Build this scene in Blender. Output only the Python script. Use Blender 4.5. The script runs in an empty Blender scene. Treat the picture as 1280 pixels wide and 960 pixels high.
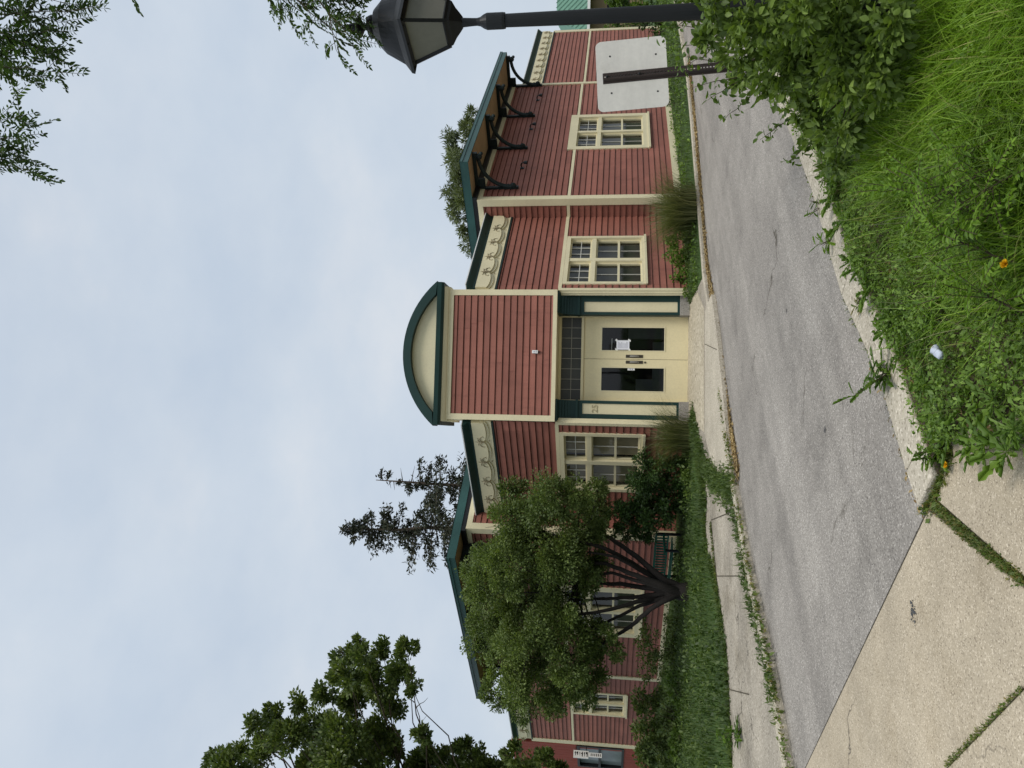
import bpy, bmesh, math, random
import numpy as np
from mathutils import Vector, Matrix
random.seed(7); rng = np.random.default_rng(11)
R = math.radians
scene = bpy.context.scene
COL = scene.collection

# ------------------------------------------------------------------ camera (phone held sideways)
FOC, PIT, ROL, CAMH = 945.0, .134, .0178, 1.6
CAM = np.array([0, 0, CAMH])
_c, _s = math.cos(ROL), math.sin(ROL)
FW = np.array([0, math.cos(PIT), math.sin(PIT)]); UP0 = np.array([0, -math.sin(PIT), math.cos(PIT)]); RT0 = np.array([1., 0, 0])
CU = _c*RT0 + _s*UP0; CW = -_s*RT0 + _c*UP0
def ray(x, y):
    return FW + CU*((480-y)/FOC) + CW*((640-x)/FOC)
def at(x, y, Y):                      # point seen at (x, y) at the distance Y
    d = ray(x, y); return CAM + d*(Y/d[1])
def G(x, y, z=0.0):                   # point seen at (x, y) on the ground height z
    d = ray(x, y); return CAM + d*((z-CAMH)/d[2])

# ------------------------------------------------------------------ materials
def nt(m): return m.node_tree.nodes, m.node_tree.links
def base_mat(name, rough=.6, spec=.3):
    m = bpy.data.materials.new(name); m.use_nodes = True
    b = m.node_tree.nodes['Principled BSDF']; b.inputs['Roughness'].default_value = rough
    b.inputs['Specular IOR Level'].default_value = spec
    return m, b
def ramp(N, stops):
    r = N.new('ShaderNodeValToRGB'); e = r.color_ramp.elements
    while len(e) < len(stops): e.new(.5)
    for k, (p, c) in enumerate(stops):
        e[k].position = p; e[k].color = (*c, 1)
    return r
def noise(N, L, scale, detail=4, vec=None, mscale=None, rough=.55, coord='Object', rot=None):
    n = N.new('ShaderNodeTexNoise'); n.inputs['Scale'].default_value = scale
    n.inputs['Detail'].default_value = detail; n.inputs['Roughness'].default_value = rough
    if vec is None:
        tc = N.new('ShaderNodeTexCoord'); vec = tc.outputs[coord]
    if mscale or rot:
        mp = N.new('ShaderNodeMapping')
        if mscale: mp.inputs['Scale'].default_value = mscale
        if rot: mp.inputs['Rotation'].default_value = rot
        L.new(vec, mp.inputs['Vector']); vec = mp.outputs['Vector']
    L.new(vec, n.inputs['Vector']); return n
def mixc(N, L, a, b, fac, mode='MIX'):
    x = N.new('ShaderNodeMix'); x.data_type = 'RGBA'; x.blend_type = mode
    for v, i in ((fac, 0), (a, 6), (b, 7)):
        if hasattr(v, 'links'): L.new(v, x.inputs[i])
        elif isinstance(v, (int, float)): x.inputs[i].default_value = v
        else: x.inputs[i].default_value = (*v, 1)
    return x.outputs[2]
def paint(name, col, var=.12, rough=.6, grime=None, stretch=(1, 1, 1), bump=.0):
    m, b = base_mat(name, rough); N, L = nt(m)
    n1 = noise(N, L, 1.7, 5, mscale=stretch); n2 = noise(N, L, 28, 3)
    lo = tuple(c*(1-var) for c in col); hi = tuple(min(1, c*(1+var)) for c in col)
    r = ramp(N, [(.3, lo), (.7, hi)]); L.new(n1.outputs['Fac'], r.inputs['Fac'])
    r2 = ramp(N, [(.35, (.96,)*3), (.65, (1.02,)*3)]); L.new(n2.outputs['Fac'], r2.inputs['Fac'])
    c = mixc(N, L, r.outputs['Color'], r2.outputs['Color'], 1.0, 'MULTIPLY')
    if grime:
        n3 = noise(N, L, 5, 8, rough=.7); r3 = ramp(N, [(.60, (0, 0, 0)), (.75, (1, 1, 1))]); L.new(n3.outputs['Fac'], r3.inputs['Fac'])
        c = mixc(N, L, c, grime, r3.outputs['Color'])
    L.new(c, b.inputs['Base Color'])
    if bump:
        bp = N.new('ShaderNodeBump'); bp.inputs['Strength'].default_value = bump; bp.inputs['Distance'].default_value = .01
        L.new(n2.outputs['Fac'], bp.inputs['Height']); L.new(bp.outputs['Normal'], b.inputs['Normal'])
    return m
def aggregate(name, base, light, dark, scale=90, streak=None, big=.10, bump=.5, crack=None, stain=None):
    m, b = base_mat(name, .85, .2); N, L = nt(m)
    tc = N.new('ShaderNodeTexCoord')
    v = N.new('ShaderNodeTexVoronoi'); v.inputs['Scale'].default_value = scale; L.new(tc.outputs['Object'], v.inputs['Vector'])
    sep = N.new('ShaderNodeSeparateColor'); L.new(v.outputs['Color'], sep.inputs['Color'])
    r = ramp(N, [(0, dark), (.16, base), (.80, base), (1, light)]); L.new(sep.outputs['Red'], r.inputs['Fac'])
    n1 = noise(N, L, .9, 6, vec=tc.outputs['Object'], rough=.65)
    r1 = ramp(N, [(.3, (1-big,)*3), (.7, (1+big,)*3)]); L.new(n1.outputs['Fac'], r1.inputs['Fac'])
    c = mixc(N, L, r.outputs['Color'], r1.outputs['Color'], 1.0, 'MULTIPLY')
    n5 = noise(N, L, 300, 2, vec=tc.outputs['Object']); r5 = ramp(N, [(.3, (.82,)*3), (.7, (1.16,)*3)]); L.new(n5.outputs['Fac'], r5.inputs['Fac'])
    c = mixc(N, L, c, r5.outputs['Color'], 1.0, 'MULTIPLY')
    if streak:
        n2 = noise(N, L, 1, 5, vec=tc.outputs['Object'], rot=(0, 0, -streak[0]), mscale=(1, 1, 1), rough=.6)
        mp = n2.inputs['Vector'].links[0].from_node
        mp2 = N.new('ShaderNodeMapping'); mp2.inputs['Scale'].default_value = (.10, 1.5, 1)
        L.new(mp.outputs['Vector'], mp2.inputs['Vector']); L.new(mp2.outputs['Vector'], n2.inputs['Vector'])
        r2 = ramp(N, [(.32, streak[1]), (.68, streak[2])]); L.new(n2.outputs['Fac'], r2.inputs['Fac'])
        c = mixc(N, L, c, r2.outputs['Color'], 1.0, 'MULTIPLY')
    if stain:
        n6 = noise(N, L, stain[0], 7, vec=tc.outputs['Object'], rough=.72); r6 = ramp(N, [(.50, (0, 0, 0)), (.72, (1, 1, 1))]); L.new(n6.outputs['Fac'], r6.inputs['Fac'])
        c = mixc(N, L, c, mixc(N, L, c, stain[1], 1.0, 'MULTIPLY'), r6.outputs['Color'])
    if crack:
        nd = noise(N, L, 2.3, 5, vec=tc.outputs['Object']); ad = N.new('ShaderNodeVectorMath'); ad.operation = 'MULTIPLY_ADD'; ad.inputs[1].default_value = (.7, .7, 0)
        L.new(nd.outputs['Color'], ad.inputs[0]); L.new(tc.outputs['Object'], ad.inputs[2])
        ve = N.new('ShaderNodeTexVoronoi'); ve.feature = 'DISTANCE_TO_EDGE'; ve.inputs['Scale'].default_value = crack[0]; L.new(ad.outputs[0], ve.inputs['Vector'])
        rc = ramp(N, [(0, (1, 1, 1)), (crack[1], (0, 0, 0))]); L.new(ve.outputs['Distance'], rc.inputs['Fac'])
        nm = noise(N, L, .7, 3, vec=tc.outputs['Object']); rm = ramp(N, [(crack[2], (0, 0, 0)), (crack[2]+.06, (1, 1, 1))]); L.new(nm.outputs['Fac'], rm.inputs['Fac'])
        fc = mixc(N, L, rc.outputs['Color'], rm.outputs['Color'], 1.0, 'MULTIPLY'); c = mixc(N, L, c, (.07, .06, .045), fc)
    L.new(c, b.inputs['Base Color'])
    bp = N.new('ShaderNodeBump'); bp.inputs['Strength'].default_value = bump; bp.inputs['Distance'].default_value = .004
    L.new(v.outputs['Distance'], bp.inputs['Height']); L.new(bp.outputs['Normal'], b.inputs['Normal'])
    return m
def leaf_mat(name, stops, trans=.35, rough=.5, spec=.35):
    m, b = base_mat(name, rough, spec); N, L = nt(m)
    g = N.new('ShaderNodeNewGeometry'); r = ramp(N, stops); L.new(g.outputs['Random Per Island'], r.inputs['Fac'])
    n1 = noise(N, L, .9, 3); r1 = ramp(N, [(.3, (.70, .72, .76)), (.7, (1.25, 1.2, 1.05))]); L.new(n1.outputs['Fac'], r1.inputs['Fac'])
    c = mixc(N, L, r.outputs['Color'], r1.outputs['Color'], 1.0, 'MULTIPLY')
    L.new(c, b.inputs['Base Color'])
    t = N.new('ShaderNodeBsdfTranslucent'); c2 = mixc(N, L, c, (1.25, 1.3, .6), 1.0, 'MULTIPLY'); L.new(c2, t.inputs['Color'])
    mx = N.new('ShaderNodeMixShader'); mx.inputs[0].default_value = trans
    L.new(b.outputs[0], mx.inputs[1]); L.new(t.outputs[0], mx.inputs[2])
    L.new(mx.outputs[0], N['Material Output'].inputs['Surface'])
    return m
def glass_mat(name, tint=(.78, .80, .76), refl=1.0):
    m = bpy.data.materials.new(name); m.use_nodes = True; N, L = nt(m); N.clear()
    o = N.new('ShaderNodeOutputMaterial'); t = N.new('ShaderNodeBsdfTransparent'); t.inputs['Color'].default_value = (*tint, 1)
    g = N.new('ShaderNodeBsdfGlossy'); g.inputs['Roughness'].default_value = .03; g.inputs['Color'].default_value = (refl, refl, refl, 1)
    lw = N.new('ShaderNodeLayerWeight'); lw.inputs['Blend'].default_value = .5
    pw = N.new('ShaderNodeMath'); pw.operation = 'POWER'; pw.inputs[1].default_value = 5; L.new(lw.outputs['Facing'], pw.inputs[0])
    f = N.new('ShaderNodeMath'); f.operation = 'MULTIPLY_ADD'; f.inputs[1].default_value = .94; f.inputs[2].default_value = .035; L.new(pw.outputs[0], f.inputs[0])
    n = noise(N, L, 1.3, 2); bp = N.new('ShaderNodeBump'); bp.inputs['Strength'].default_value = .05; bp.inputs['Distance'].default_value = .02
    L.new(n.outputs['Fac'], bp.inputs['Height']); L.new(bp.outputs['Normal'], g.inputs['Normal'])
    x = N.new('ShaderNodeMixShader'); L.new(f.outputs[0], x.inputs[0]); L.new(t.outputs[0], x.inputs[1]); L.new(g.outputs[0], x.inputs[2])
    L.new(x.outputs[0], o.inputs['Surface']); return m

M = {}
def siding_mat(name, col):
    m, b = base_mat(name, .65); N, L = nt(m)
    g = N.new('ShaderNodeNewGeometry'); r0 = ramp(N, [(0, tuple(c*.86 for c in col)), (.5, col), (1, tuple(c*1.13 for c in col))]); L.new(g.outputs['Random Per Island'], r0.inputs['Fac'])
    n1 = noise(N, L, 1.1, 6, rough=.65); r1 = ramp(N, [(.3, (.86, .85, .84)), (.7, (1.12, 1.14, 1.16))]); L.new(n1.outputs['Fac'], r1.inputs['Fac'])
    c = mixc(N, L, r0.outputs['Color'], r1.outputs['Color'], 1.0, 'MULTIPLY')
    n2 = noise(N, L, 3.0, 6, mscale=(2.5, 2.5, .35), rough=.7); r2 = ramp(N, [(.52, (0, 0, 0)), (.75, (.7, .7, .7))]); L.new(n2.outputs['Fac'], r2.inputs['Fac'])
    c = mixc(N, L, c, tuple(q*.62 for q in col), r2.outputs['Color'])
    n3 = noise(N, L, 16, 6, rough=.75); r3 = ramp(N, [(.66, (0, 0, 0)), (.74, (.55, .55, .55))]); L.new(n3.outputs['Fac'], r3.inputs['Fac'])
    c = mixc(N, L, c, (.33, .17, .13), r3.outputs['Color'])
    L.new(c, b.inputs['Base Color'])
    bp = N.new('ShaderNodeBump'); bp.inputs['Strength'].default_value = .25; bp.inputs['Distance'].default_value = .006
    n4 = noise(N, L, 8, 4, mscale=(.5, .5, 4)); L.new(n4.outputs['Fac'], bp.inputs['Height']); L.new(bp.outputs['Normal'], b.inputs['Normal']); return m
M['red'] = siding_mat('red_siding_paint', (.262, .097, .069))
M['old_red'] = paint('red_siding_paint', (.225, .070, .053), .16, .65, stretch=(.6, .6, 3.0), grime=(.16, .052, .04))
M['cream'] = paint('cream_trim_paint', (.69, .62, .41), .06, .55, grime=(.61, .54, .34))
M['door'] = paint('door_cream_paint', (.72, .63, .39), .04, .45, grime=(.68, .59, .36))
M['green'] = paint('dark_green_paint', (.010, .038, .033), .2, .5)
M['fascia'] = paint('green_metal_fascia', (.028, .082, .074), .15, .42)
M['soffit'] = paint('brown_soffit_boards', (.42, .30, .18), .12, .8)
M['iron'] = paint('black_iron', (.012, .013, .014), .3, .45)
M['bracket'] = paint('black_green_bracket', (.012, .022, .022), .3, .5)
M['stone'] = aggregate('grey_plinth_stone', (.30, .28, .25), (.4, .38, .33), (.2, .18, .16), 60)
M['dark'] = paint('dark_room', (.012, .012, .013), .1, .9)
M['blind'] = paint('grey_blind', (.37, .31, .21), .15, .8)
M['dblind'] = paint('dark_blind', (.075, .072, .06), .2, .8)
M['muntin'] = paint('pale_muntin', (.55, .54, .48), .05, .5)
M['lead'] = paint('grey_lead_grid', (.30, .29, .24), .1, .5)
M['glass'] = glass_mat('window_glass')
M['dglass'] = glass_mat('door_glass', (.62, .66, .66))
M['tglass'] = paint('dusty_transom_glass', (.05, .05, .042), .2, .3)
M['white'] = paint('white_paint', (.78, .78, .76), .04, .5)
M['drip'] = paint('white_drip_edge', (.70, .70, .68), .05, .4)
M['paper'] = paint('paper', (.82, .82, .86), .02, .8)
M['ink'] = paint('faded_ink', (.35, .35, .42), .1, .8)
M['brass'] = paint('dark_bronze_plate', (.06, .05, .035), .2, .4)
M['steel'] = paint('worn_steel', (.38, .37, .34), .15, .35)
M['beadgreen'] = paint('dark_bead', (.015, .03, .027), .1, .6)  # dark green strip under each frieze
M['num'] = paint('number_outline', (.44, .385, .24), .1, .7)
M['ornament'] = paint('ornament_scroll', (.30, .25, .155), .2, .7)
M['barnred'] = paint('barn_red_boards', (.25, .055, .038), .12, .7, stretch=(4, 4, .4))
M['asphalt'] = aggregate('old_asphalt', (.268, .248, .220), (.50, .468, .422), (.11, .10, .09), 125, streak=(.85, (.76, .75, .75), (1.17, 1.16, 1.15)), big=.12, crack=(.55, .006, .56), stain=(1.1, (.72, .72, .72)))
M['concrete'] = aggregate('exposed_aggregate_concrete', (.405, .343, .25), (.60, .52, .40), (.22, .18, .13), 150, big=.2, crack=(.45, .004, .60), stain=(1.6, (.80, .78, .74)))
M['walk'] = aggregate('worn_sidewalk_concrete', (.315, .28, .225), (.50, .45, .37), (.15, .13, .10), 70, big=.3, crack=(.8, .008, .5), stain=(1.3, (.65, .63, .58)))
M['kerb'] = aggregate('kerb_concrete', (.42, .375, .295), (.62, .56, .46), (.22, .19, .14), 80, big=.2)
M['pebble'] = aggregate('pebble_paving', (.44, .385, .285), (.66, .59, .46), (.17, .14, .10), 28, big=.12, bump=1.0)
M['soil'] = paint('soil', (.055, .04, .024), .4, .95, bump=.8)
M['seam'] = paint('joint_dirt', (.06, .05, .032), .3, .95)
M['tar'] = paint('tar_blot', (.075, .078, .08), .4, .7)
M['turf'] = paint('turf_ground', (.040, .075, .016), .35, .95, grime=(.06, .06, .02))
M['bark'] = paint('grey_brown_bark', (.075, .058, .042), .35, .9, stretch=(3, 3, .6), bump=.8)
M['darkbark'] = paint('dark_wet_bark', (.016, .013, .011), .35, .9, stretch=(3, 3, .6), bump=.8)
M['twig'] = paint('green_brown_twig', (.07, .055, .03), .2, .8)
M['greenroof'] = paint('green_standing_seam', (.10, .215, .15), .08, .45)
M['tanwall'] = paint('tan_wall', (.22, .16, .09), .1, .8)
M['signback'] = paint('bare_sign_metal', (.74, .71, .65), .08, .6, stretch=(.5, 1, 4), grime=(.60, .57, .51))
M['rust'] = paint('brown_channel_steel', (.045, .032, .028), .2, .6)
M['lampglass'] = paint('smoky_lamp_pane', (.20, .195, .165), .15, .2)
M['benchgreen'] = paint('bench_green', (.012, .11, .075), .1, .4)
M['yellow'] = paint('dandelion_yellow', (.80, .48, .01), .1, .7)
M['fluff'] = paint('seed_fluff', (.62, .60, .55), .05, .9)
M['cup'] = paint('crushed_cup', (.46, .50, .58), .15, .6)
M['litter'] = leaf_mat('dry_leaf_litter', [(0, (.13, .085, .04)), (.5, (.28, .20, .10)), (1, (.45, .36, .20))], .1, .9, .1)
M['crabtree'] = leaf_mat('crabapple_leaves', [(0, (.06, .095, .026)), (.6, (.13, .185, .05)), (1, (.21, .27, .09))], .3)
M['maple'] = leaf_mat('linden_leaves', [(0, (.052, .084, .020)), (.6, (.115, .165, .040)), (1, (.22, .27, .095))], .3, .42, .5)
M['spruce'] = leaf_mat('spruce_needles', [(0, (.028, .036, .026)), (.7, (.058, .068, .050)), (1, (.10, .10, .07))], .08, .8, .1)
M['willow'] = leaf_mat('willow_leaves', [(0, (.085, .11, .05)), (1, (.16, .195, .095))], .3)
M['locust'] = leaf_mat('locust_leaflets', [(0, (.026, .055, .014)), (.6, (.050, .100, .026)), (1, (.085, .14, .05))], .35)
M['frond'] = leaf_mat('young_frond_leaflets', [(0, (.10, .20, .018)), (1, (.20, .34, .035))], .4)
M['shrub'] = leaf_mat('honeysuckle_leaves', [(0, (.085, .135, .024)), (.6, (.16, .24, .046)), (1, (.25, .35, .085))], .35)
M['yshrub'] = leaf_mat('pale_shrub_leaves', [(0, (.065, .12, .022)), (.6, (.115, .19, .035)), (1, (.17, .26, .06))], .35)
M['dshrub'] = leaf_mat('dark_shrub_leaves', [(0, (.022, .046, .012)), (.6, (.048, .095, .024)), (1, (.085, .15, .04))], .25)
M['grass'] = leaf_mat('long_grass', [(0, (.095, .175, .012)), (.6, (.175, .315, .026)), (.92, (.26, .40, .05)), (1, (.38, .36, .16))], .35)
M['lawn'] = leaf_mat('lawn_grass', [(0, (.036, .066, .014)), (.6, (.074, .122, .026)), (1, (.125, .175, .045))], .3)
M['weed'] = leaf_mat('broad_weed_leaves', [(0, (.065, .13, .018)), (.6, (.115, .205, .030)), (1, (.18, .29, .05))], .35, .45)
M['creeper'] = leaf_mat('small_creeper_leaves', [(0, (.080, .145, .022)), (.6, (.14, .24, .038)), (1, (.22, .34, .065))], .3)
M['dryweed'] = leaf_mat('seam_weeds', [(0, (.07, .10, .02)), (.6, (.11, .17, .03)), (1, (.26, .20, .08))], .3)
M['reed'] = leaf_mat('fountain_grass_blades', [(0, (.065, .082, .028)), (.6, (.115, .135, .05)), (1, (.19, .19, .085))], .3)

# ------------------------------------------------------------------ mesh helpers
class MB:
    def __init__(s, F=None): s.v = []; s.f = []; s.F = F
    def add(s, vs, fs, F=None):
        F = F or s.F; o = len(s.v)
        s.v += [tuple(F @ Vector(p)) for p in vs] if F else [tuple(p) for p in vs]
        s.f += [tuple(i+o for i in f) for f in fs]
        return s
    def box(s, a0, a1, b0, b1, c0, c1, F=None):
        vs = [(x, y, z) for z in (c0, c1) for y in (b0, b1) for x in (a0, a1)]
        return s.add(vs, [(0, 1, 3, 2), (4, 6, 7, 5), (0, 4, 5, 1), (2, 3, 7, 6), (0, 2, 6, 4), (1, 5, 7, 3)], F)
    def prism(s, pts, lo, hi, axis='z', F=None):       # polygon extruded along one axis
        n = len(pts)
        mk = {'z': lambda p, h: (p[0], p[1], h), 'y': lambda p, h: (p[0], h, p[1]), 'x': lambda p, h: (h, p[0], p[1])}[axis]
        vs = [mk(p, lo) for p in pts] + [mk(p, hi) for p in pts]
        fs = [tuple(range(n)), tuple(range(2*n-1, n-1, -1))] + [(i, (i+1) % n, n+(i+1) % n, n+i) for i in range(n)]
        return s.add(vs, fs, F)
    def tube(s, path, rad, n=8, F=None, cap=True):
        P = [Vector(p) for p in path]; k = len(P)
        if not hasattr(rad, '__len__'): rad = [rad]*k
        vs = []; fs = []; ref = None
        for i, p in enumerate(P):
            t = (P[min(i+1, k-1)] - P[max(i-1, 0)])
            t = t.normalized() if t.length > 1e-9 else Vector((0, 0, 1))
            if ref is None: ref = Vector((1, 0, 0)) if abs(t.x) < .8 else Vector((0, 1, 0))
            a = (ref - t*ref.dot(t)).normalized(); b = t.cross(a); ref = a
            for j in range(n):
                g = 2*math.pi*j/n; vs.append(tuple(p + a*(math.cos(g)*rad[i]) + b*(math.sin(g)*rad[i])))
        for i in range(k-1):
            for j in range(n):
                fs.append((i*n+j, i*n+(j+1) % n, (i+1)*n+(j+1) % n, (i+1)*n+j))
        if cap: fs += [tuple(range(n-1, -1, -1)), tuple((k-1)*n+j for j in range(n))]
        return s.add(vs, fs, F)
    def lathe(s, prof, n=16, F=None, phase=0.0):
        vs = []; fs = []
        for r, z in prof:
            for j in range(n):
                g = 2*math.pi*j/n + phase; vs.append((r*math.cos(g), r*math.sin(g), z))
        for i in range(len(prof)-1):
            for j in range(n): fs.append((i*n+j, i*n+(j+1) % n, (i+1)*n+(j+1) % n, (i+1)*n+j))
        fs += [tuple(range(n-1, -1, -1)), tuple((len(prof)-1)*n+j for j in range(n))]
        return s.add(vs, fs, F)
    def ball(s, c, r, F=None, n=8, sq=(1, 1, 1)):
        vs = [(c[0], c[1], c[2]-r*sq[2])]; fs = []; m = n//2
        for i in range(1, m):
            a = math.pi*i/m
            for j in range(n):
                g = 2*math.pi*j/n
                vs.append((c[0]+r*sq[0]*math.sin(a)*math.cos(g), c[1]+r*sq[1]*math.sin(a)*math.sin(g), c[2]-r*sq[2]*math.cos(a)))
        vs.append((c[0], c[1], c[2]+r*sq[2])); e = len(vs)-1
        for j in range(n):
            fs.append((0, 1+(j+1) % n, 1+j)); fs.append((e, e-n+j, e-n+(j+1) % n))
        for i in range(m-2):
            for j in range(n): fs.append((1+i*n+j, 1+i*n+(j+1) % n, 1+(i+1)*n+(j+1) % n, 1+(i+1)*n+j))
        return s.add(vs, fs, F)

WLOC = {}
def link(name, me, mats, parent=None, off=None):
    o = bpy.data.objects.new(name, me); COL.objects.link(o)
    for m in (mats if isinstance(mats, (list, tuple)) else [mats]): me.materials.append(m)
    if parent: o.parent = parent
    return o
def obj(name, mb, mat, parent=None, smooth=False, recalc=True, bevel=0):
    """one mesh object; coordinates are world ones, re-based on the thing's own location"""
    off = Vector((0, 0, 0)); p = parent
    while p: off += p.location; p = p.parent
    me = bpy.data.meshes.new(name)
    me.from_pydata([(a-off.x, b-off.y, c-off.z) for a, b, c in mb.v], [], mb.f)
    if recalc:
        bm = bmesh.new(); bm.from_mesh(me); bmesh.ops.recalc_face_normals(bm, faces=bm.faces); bm.to_mesh(me); bm.free()
    if smooth: me.polygons.foreach_set('use_smooth', [True]*len(me.polygons))
    o = link(name, me, M[mat] if isinstance(mat, str) else mat, parent)
    if bevel:
        bv = o.modifiers.new('edge', 'BEVEL'); bv.width = bevel; bv.segments = 2; bv.limit_method = 'ANGLE'
    return o
def npmesh(name, V, F, mat, parent=None):
    """fast mesh from numpy arrays; every face has the same number of corners"""
    off = Vector((0, 0, 0)); p = parent
    while p: off += p.location; p = p.parent
    V = V - np.array(off)
    me = bpy.data.meshes.new(name); nf, k = F.shape
    me.vertices.add(len(V)); me.vertices.foreach_set('co', V.astype(np.float32).ravel())
    me.loops.add(nf*k); me.loops.foreach_set('vertex_index', F.astype(np.int32).ravel())
    me.polygons.add(nf); me.polygons.foreach_set('loop_start', (np.arange(nf)*k).astype(np.int32))
    me.update(calc_edges=True)
    return link(name, me, M[mat] if isinstance(mat, str) else mat, parent)
def tag(o, label=None, cat=None, group=None, kind=None):
    if label: o['label'] = label
    if cat: o['category'] = cat
    if group: o['group'] = group
    if kind: o['kind'] = kind
    return o
def thing(name, label, cat, loc=(0, 0, 0), rz=0, group=None):
    o = bpy.data.objects.new(name, None); COL.objects.link(o); o.empty_display_size = .2
    o.location = loc; o.rotation_euler = (0, 0, rz)
    return tag(o, label, cat, group)
def copy_tree(o, parent=None):
    c = o.copy(); COL.objects.link(c)
    if parent: c.parent = parent
    for ch in list(o.children): copy_tree(ch, c)
    return c
def struct(name, mb, mat, **k): return tag(obj(name, mb, mat, **k), kind='structure')

# ------------------------------------------------------------------ leaf clouds
def unit(a): return a/np.maximum(np.linalg.norm(a, axis=-1, keepdims=True), 1e-9)
LEAF = {   # template verts (x across, y along, z fold), triangles
 'diamond': (np.array([(0, 0, 0), (-.30, .45, .07), (0, 1, -.06), (.30, .45, .07)]), np.array([(0, 3, 2), (0, 2, 1)])),
 'narrow': (np.array([(0, 0, 0), (-.12, .45, .03), (0, 1, -.08), (.12, .45, .03)]), np.array([(0, 3, 2), (0, 2, 1)])),
 'oval': (np.array([(0, 0, 0), (-.22, .25, .07), (-.30, .55, .08), (-.16, .83, .03), (0, 1, -.08), (.16, .83, .03), (.30, .55, .08), (.22, .25, .07), (0, .5, -.01)]),
          np.array([(0, 8, 1), (1, 8, 2), (2, 8, 3), (3, 8, 4), (4, 8, 5), (5, 8, 6), (6, 8, 7), (7, 8, 0)])),
}
LEAF['leaflet'] = (LEAF['oval'][0]*np.array([.62, 1, 1]), LEAF['oval'][1])
_t = [(0, 0, 0)]
for sx in (-1, 1):
    pts = [(.04, .12), (.13, .22), (.06, .30), (.18, .42), (.09, .50), (.21, .64), (.13, .72), (.17, .86), (0, 1.0)]
    _t += [(sx*a*.72, b, .05*a/.2 - .12*b*b) for a, b in (pts if sx < 0 else pts[:-1])]
_mid = len(_t); _t += [(0, .3, -.02), (0, .62, -.07)]
_l = list(range(1, 10)); _r = list(range(10, 18)) + [9]
_f = []
for side in (_l, _r):
    ch = [0] + side
    for a, b in zip(ch[:-1], ch[1:]):
        _f.append((a, b, _mid if _t[b][1] < .46 else _mid+1))
_f += [(_l[3], _mid+1, _mid), (_r[3], _mid, _mid+1)]
LEAF['jagged'] = (np.array(_t), np.array(_f))
def leaves(C, D, size, kind='diamond', upbias=.6, roll=None):
    """leaves with base points C, directions D and lengths size -> arrays"""
    T, Fc = LEAF[kind]; n = len(C); D = unit(D)
    Nn = rng.normal(size=(n, 3)) + np.array([0, 0, upbias*2.2]); Nn = Nn - D*(Nn*D).sum(1, keepdims=True); Nn = unit(Nn)
    X = np.cross(D, Nn); size = np.broadcast_to(np.asarray(size, float), (n,))[:, None, None]
    V = (X[:, None, :]*T[None, :, 0:1] + D[:, None, :]*T[None, :, 1:2] + Nn[:, None, :]*T[None, :, 2:3])*size + C[:, None, :]
    F = Fc[None] + (np.arange(n)*len(T))[:, None, None]
    return V.reshape(-1, 3), F.reshape(-1, 3)
def join(parts):
    Vs = []; Fs = []; o = 0
    for V, F in parts: Vs.append(V); Fs.append(F+o); o += len(V)
    return np.concatenate(Vs), np.concatenate(Fs)
def blob_points(c, r, n, sq=(1, 1, 1), shell=.45):
    d = unit(rng.normal(size=(n, 3))); q = rng.random((n, 1))**shell
    return np.asarray(c) + d*q*r*np.asarray(sq), d
def crown(blobs, per_m2, size, kind='diamond', upbias=.6, droop=0.0, sub=9, sr=.42):
    """blobs (centre, radius): each is broken into small clumps so the outline is uneven and gaps stay"""
    out = []
    for c, r in blobs:
        k = max(3, int(sub*(.7+.6*rng.random()))); cc, dd = blob_points(c, r*.82, k, shell=.4)
        n = max(6, int(per_m2*r*r*4/k))
        for q, d0 in zip(cc, dd):
            p, d = blob_points(q, r*sr*(.6+.8*rng.random()), n, (1, 1, .8), .6)
            D = d + d0*.7 + rng.normal(size=p.shape)*.5 + np.array([0, 0, -droop])
            out.append(leaves(p, D, size*(.65+.7*rng.random(n)), kind, upbias))
    return join(out)
def blades(P, h, w, lean=.5, segs=3, D=None):
    """grass blades at base points P"""
    n = len(P); h = np.broadcast_to(np.asarray(h, float), (n,))
    a = rng.random(n)*2*np.pi; out = np.stack([np.cos(a), np.sin(a), 0*a], 1)
    if D is not None: out = unit(out*.8 + np.asarray(D)*np.array([1, 1, 0]))
    side = np.stack([-out[:, 1], out[:, 0], 0*a], 1); ln = lean*(.3+1.0*rng.random(n))
    V = []
    for k in range(segs+1):
        t = k/segs; ww = w*(1-t**1.6)*.5 + 1e-4
        ctr = P + np.array([0, 0, 1.0])*(h*(t - .35*ln*t*t))[:, None] + out*(h*ln*t**1.9)[:, None]
        V += [ctr - side*ww, ctr + side*ww]
    V = np.stack(V, 1).reshape(-1, 3); m = 2*(segs+1)
    f = np.array([(2*k, 2*k+1, 2*k+3, 2*k+2) for k in range(segs)])
    F = (f[None] + (np.arange(n)*m)[:, None, None]).reshape(-1, 4)
    return V, F
def in_poly(P, poly):
    x, y = P[:, 0], P[:, 1]; c = np.zeros(len(P), bool); j = len(poly)-1
    for i in range(len(poly)):
        xi, yi = poly[i][:2]; xj, yj = poly[j][:2]
        c ^= ((yi > y) != (yj > y)) & (x < (xj-xi)*(y-yi)/(yj-yi+1e-12)+xi); j = i
    return c
def scatter(poly, n, z=0.0):
    poly = [tuple(p[:2]) for p in poly]; A = np.array(poly); lo, hi = A.min(0), A.max(0); out = np.zeros((0, 2))
    while len(out) < n:
        q = lo + rng.random((n*2, 2))*(hi-lo); out = np.concatenate([out, q[in_poly(q, poly)]])
    out = out[:n]; return np.concatenate([out, np.full((n, 1), z)], 1)
def hnoise(P, s=1.0):          # cheap smooth patchiness 0..1
    x, y = P[:, 0]*s, P[:, 1]*s
    return .5+.25*(np.sin(2.1*x+1.3*y+.4)+np.sin(-1.4*x+2.7*y+2.0))*np.cos(.8*x-.6*y)
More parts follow.
